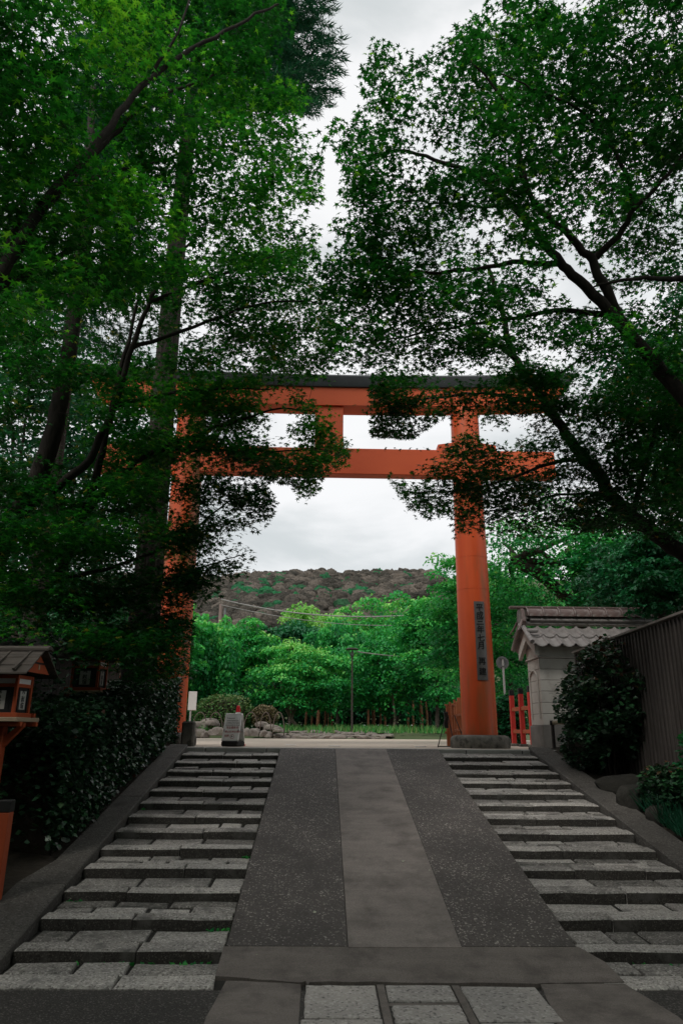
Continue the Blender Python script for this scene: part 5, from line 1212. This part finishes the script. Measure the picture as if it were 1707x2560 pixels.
gtree('tall leafy tree just left of the right torii pillar', 1000, 1345, 1600, 75, 36, 'garden_leaf', 13000, .18, tb=.02, clusters=120)
gtree('dark evergreen tree at the back of the grove, left', 610, 1520, 1650, 90, 52, 'dark_leaf', 7000, .25, tb=-.1)
gtree('dark evergreen tree at the back of the grove, middle', 790, 1540, 1652, 110, 53, 'dark_leaf', 8000, .25, tb=-.1)
gtree('dark evergreen tree at the back of the grove, right', 985, 1530, 1652, 95, 50, 'dark_leaf', 8000, .25, tb=-.1)
gtree('green tree glimpsed behind the left torii pillar and cedar', 330, 1380, 1600, 110, 34, 'garden_leaf', 10000, .2, tb=-.05)
gtree('dark evergreen tree far left beyond the plank wall', 130, 1280, 1580, 150, 27, 'dark_leaf', 12000, .2)
gtree('pale green tree far left, low beyond the plank wall', 40, 1420, 1600, 110, 40, 'garden_leaf', 6000, .24)
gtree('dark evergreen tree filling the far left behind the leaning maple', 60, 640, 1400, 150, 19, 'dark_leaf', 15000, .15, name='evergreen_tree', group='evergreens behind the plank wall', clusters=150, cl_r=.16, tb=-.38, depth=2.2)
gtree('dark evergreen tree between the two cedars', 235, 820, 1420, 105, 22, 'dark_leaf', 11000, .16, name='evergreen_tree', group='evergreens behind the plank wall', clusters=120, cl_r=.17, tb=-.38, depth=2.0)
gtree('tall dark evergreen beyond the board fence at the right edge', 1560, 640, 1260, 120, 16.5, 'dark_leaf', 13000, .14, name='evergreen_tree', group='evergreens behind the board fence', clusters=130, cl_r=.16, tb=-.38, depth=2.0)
gtree('leafy dark branches hanging over the far end of the board fence', 1510, 1235, 1445, 72, 14.2, 'dark_leaf', 7000, .11, name='citrus_tree', group='trees behind the plastered wall', clusters=80, cl_r=.2, depth=.7, tb=-.05)
# grove trunks: thin rusty stems with small crowns in the shade
random.seed(21)
spots = [(701, 0), (716, 0), (729, 1), (746, 0), (762, 0), (845, 0), (858, 1), (873, 0), (884, 0), (935, 0), (947, 0), (966, 1), (980, 0)]
nth = ['first', 'second', 'third', 'fourth', 'fifth', 'sixth', 'seventh', 'eighth', 'ninth', 'tenth', 'eleventh', 'twelfth', 'thirteenth']
for k, (px, big) in enumerate(spots):
    Y = 45+random.uniform(-1.2, 1.2); a = at(px, 1640, Y); h = 2.2
    broadleaf('grove_tree', '%s rusty thin trunk from the left in the shaded grove' % nth[k], float(a[0]), Y, ZT+.45, h, (a[0], Y, ZT+3.0), (.8, .7, .75), 700, .22, 'dark_leaf', 'bark_rust', .13 if big else .085, (random.uniform(-.2, .2), 0), 16, 0, 'rusty trunks in the grove', 3)
a = at(905, 1660, 38.5)
broadleaf('young_tree', 'young tree with a pale straight trunk at the lawn edge, right of the lamp', float(a[0]), 38.5, ZT+.3, 1.7, (a[0]-.3, 38.5, ZT+2.35), (.75, .6, .45), 1100, .16, 'garden_leaf', 'bark_pale', .085, (-.05, 0), 20, 0, None, 4, .1)
a = at(752, 1640, 38); broadleaf('young_tree', 'small sapling left of the street lamp', float(a[0]), 38, ZT+.3, 1.1, (a[0], 38, ZT+1.6), (.55, .5, .3), 500, .16, 'garden_leaf', 'bark_rust', .04, (0, 0), 12, 0, None, 3, .15)
# big cherry behind the plastered wall
def cherry():
    Y = 23.0; base = at(1345, 1560, Y)
    tr = broadleaf('cherry_tree', 'large cherry tree with thick dark limbs rising behind the tiled wall', float(base[0]), Y, ZT, 4.5, (at(1285, 1330, Y)), (3.0, 2.2, 2.6), 16000, .125, 'garden_leaf', 'bark_cherry', .30, (0, 0), 170, 0, 'trees behind the plastered wall', 6, 0, .5, T_QUAD, .17,
        visible_trunk=[(float(base[0]), Y, ZT-.1), tuple(at(1335, 1420, Y)), tuple(at(1312, 1385, Y)), tuple(at(1270, 1345, Y-.4)), tuple(at(1235, 1315, Y-.8)), tuple(at(1180, 1288, Y-1))])
    for pts, r0 in (([(1335, 1420, Y), (1325, 1360, Y), (1312, 1310, Y), (1300, 1260, Y)], .15), ([(1345, 1440, Y), (1390, 1385, Y), (1420, 1330, Y), (1440, 1270, Y)], .14)):
        m = MB(); P = smooth_path(A3(pts)); m.tube([p-tr.base for p in P], list(np.linspace(r0, r0*.5, len(P))), 10); m.build('branch', 'bark_cherry', tr.t, 'all', False)
cherry()
gtree('leafy tree whose branch tips reach left of the right torii pillar', 1075, 1225, 1600, 85, 25, 'garden_leaf', 13000, .13, name='cherry_tree', group='trees behind the plastered wall', clusters=130, cl_r=.17, r=.15)
gtree('dense green tree between the right pillar and the tiled wall', 1165, 1300, 1590, 80, 28, 'garden_leaf', 12000, .14, name='cherry_tree', group='trees behind the plastered wall', clusters=120, cl_r=.18, tb=-.08)
gtree('glossy dark tree behind the board fence at the right edge', 1500, 1210, 1480, 130, 17.5, 'dark_leaf', 14000, .13, name='citrus_tree', group='trees behind the plastered wall', clusters=130, cl_r=.18)
gtree('dark leafy tree filling the gap above the board fence', 1400, 1190, 1420, 90, 21, 'garden_leaf', 9000, .14, name='citrus_tree', group='trees behind the plastered wall', clusters=100, cl_r=.18, tb=-.15)
a = at(1160, 1600, 19.3); hh = (float(a[2])-ZT)/1.9; shrub('dark_shrub', 'dark evergreen shrub between the torii pillar and the red fence', 'shrub', (float(a[0]), 19.3, ZT+hh*.95), (.52, .5, hh*1.05), 'dark_leaf', 3000, .10, ground_z=ZT, tintb=-.2)

def undergrowth():
    n = 17000; x = U(-24, 22, n); y = 55.5+U(-1.2, 1.2, n); z = ZT+.2+U(0, 1, n)**.8*(2.6+1.6*vnoise(np.stack([x, y*0, y*0], -1), .35)); P = np.stack([x, y, z], -1)
    o = leaves('undergrowth', 'dark_leaf', None, P, U(.3, .6, n), frames(U(0, 6.28, n), N_(.6, n), N_(.6, n)), U(0, .6, n), T_QUAD)
    tag(o, 'dark mass of undergrowth behind the grove trunks', 'undergrowth', kind='stuff')
undergrowth()
# unseen trees added behind the viewer to shade the stairs
for k, (x, y, lab) in enumerate(((-11, -3, 'unseen tree added for shade behind the viewer, far left'), (-6.5, -6.5, 'unseen tree added for shade behind the viewer, left'), (-1.5, -8, 'unseen tree added for shade behind the viewer, middle left'), (3.5, -8, 'unseen tree added for shade behind the viewer, middle right'), (8, -6, 'unseen tree added for shade behind the viewer, right'), (12, -2, 'unseen tree added for shade behind the viewer, far right'))):
    broadleaf('added_shade_tree', lab, x, y, 0, 2.5, (x, y, 4.6), (3.4, 2.6, 4.6), 4200, .62, 'dark_leaf', 'bark_cherry', .28, (0, 0), 120, 0, 'unseen trees added behind the viewer for shade', 6, -.2, .8, T_QUAD, .2)
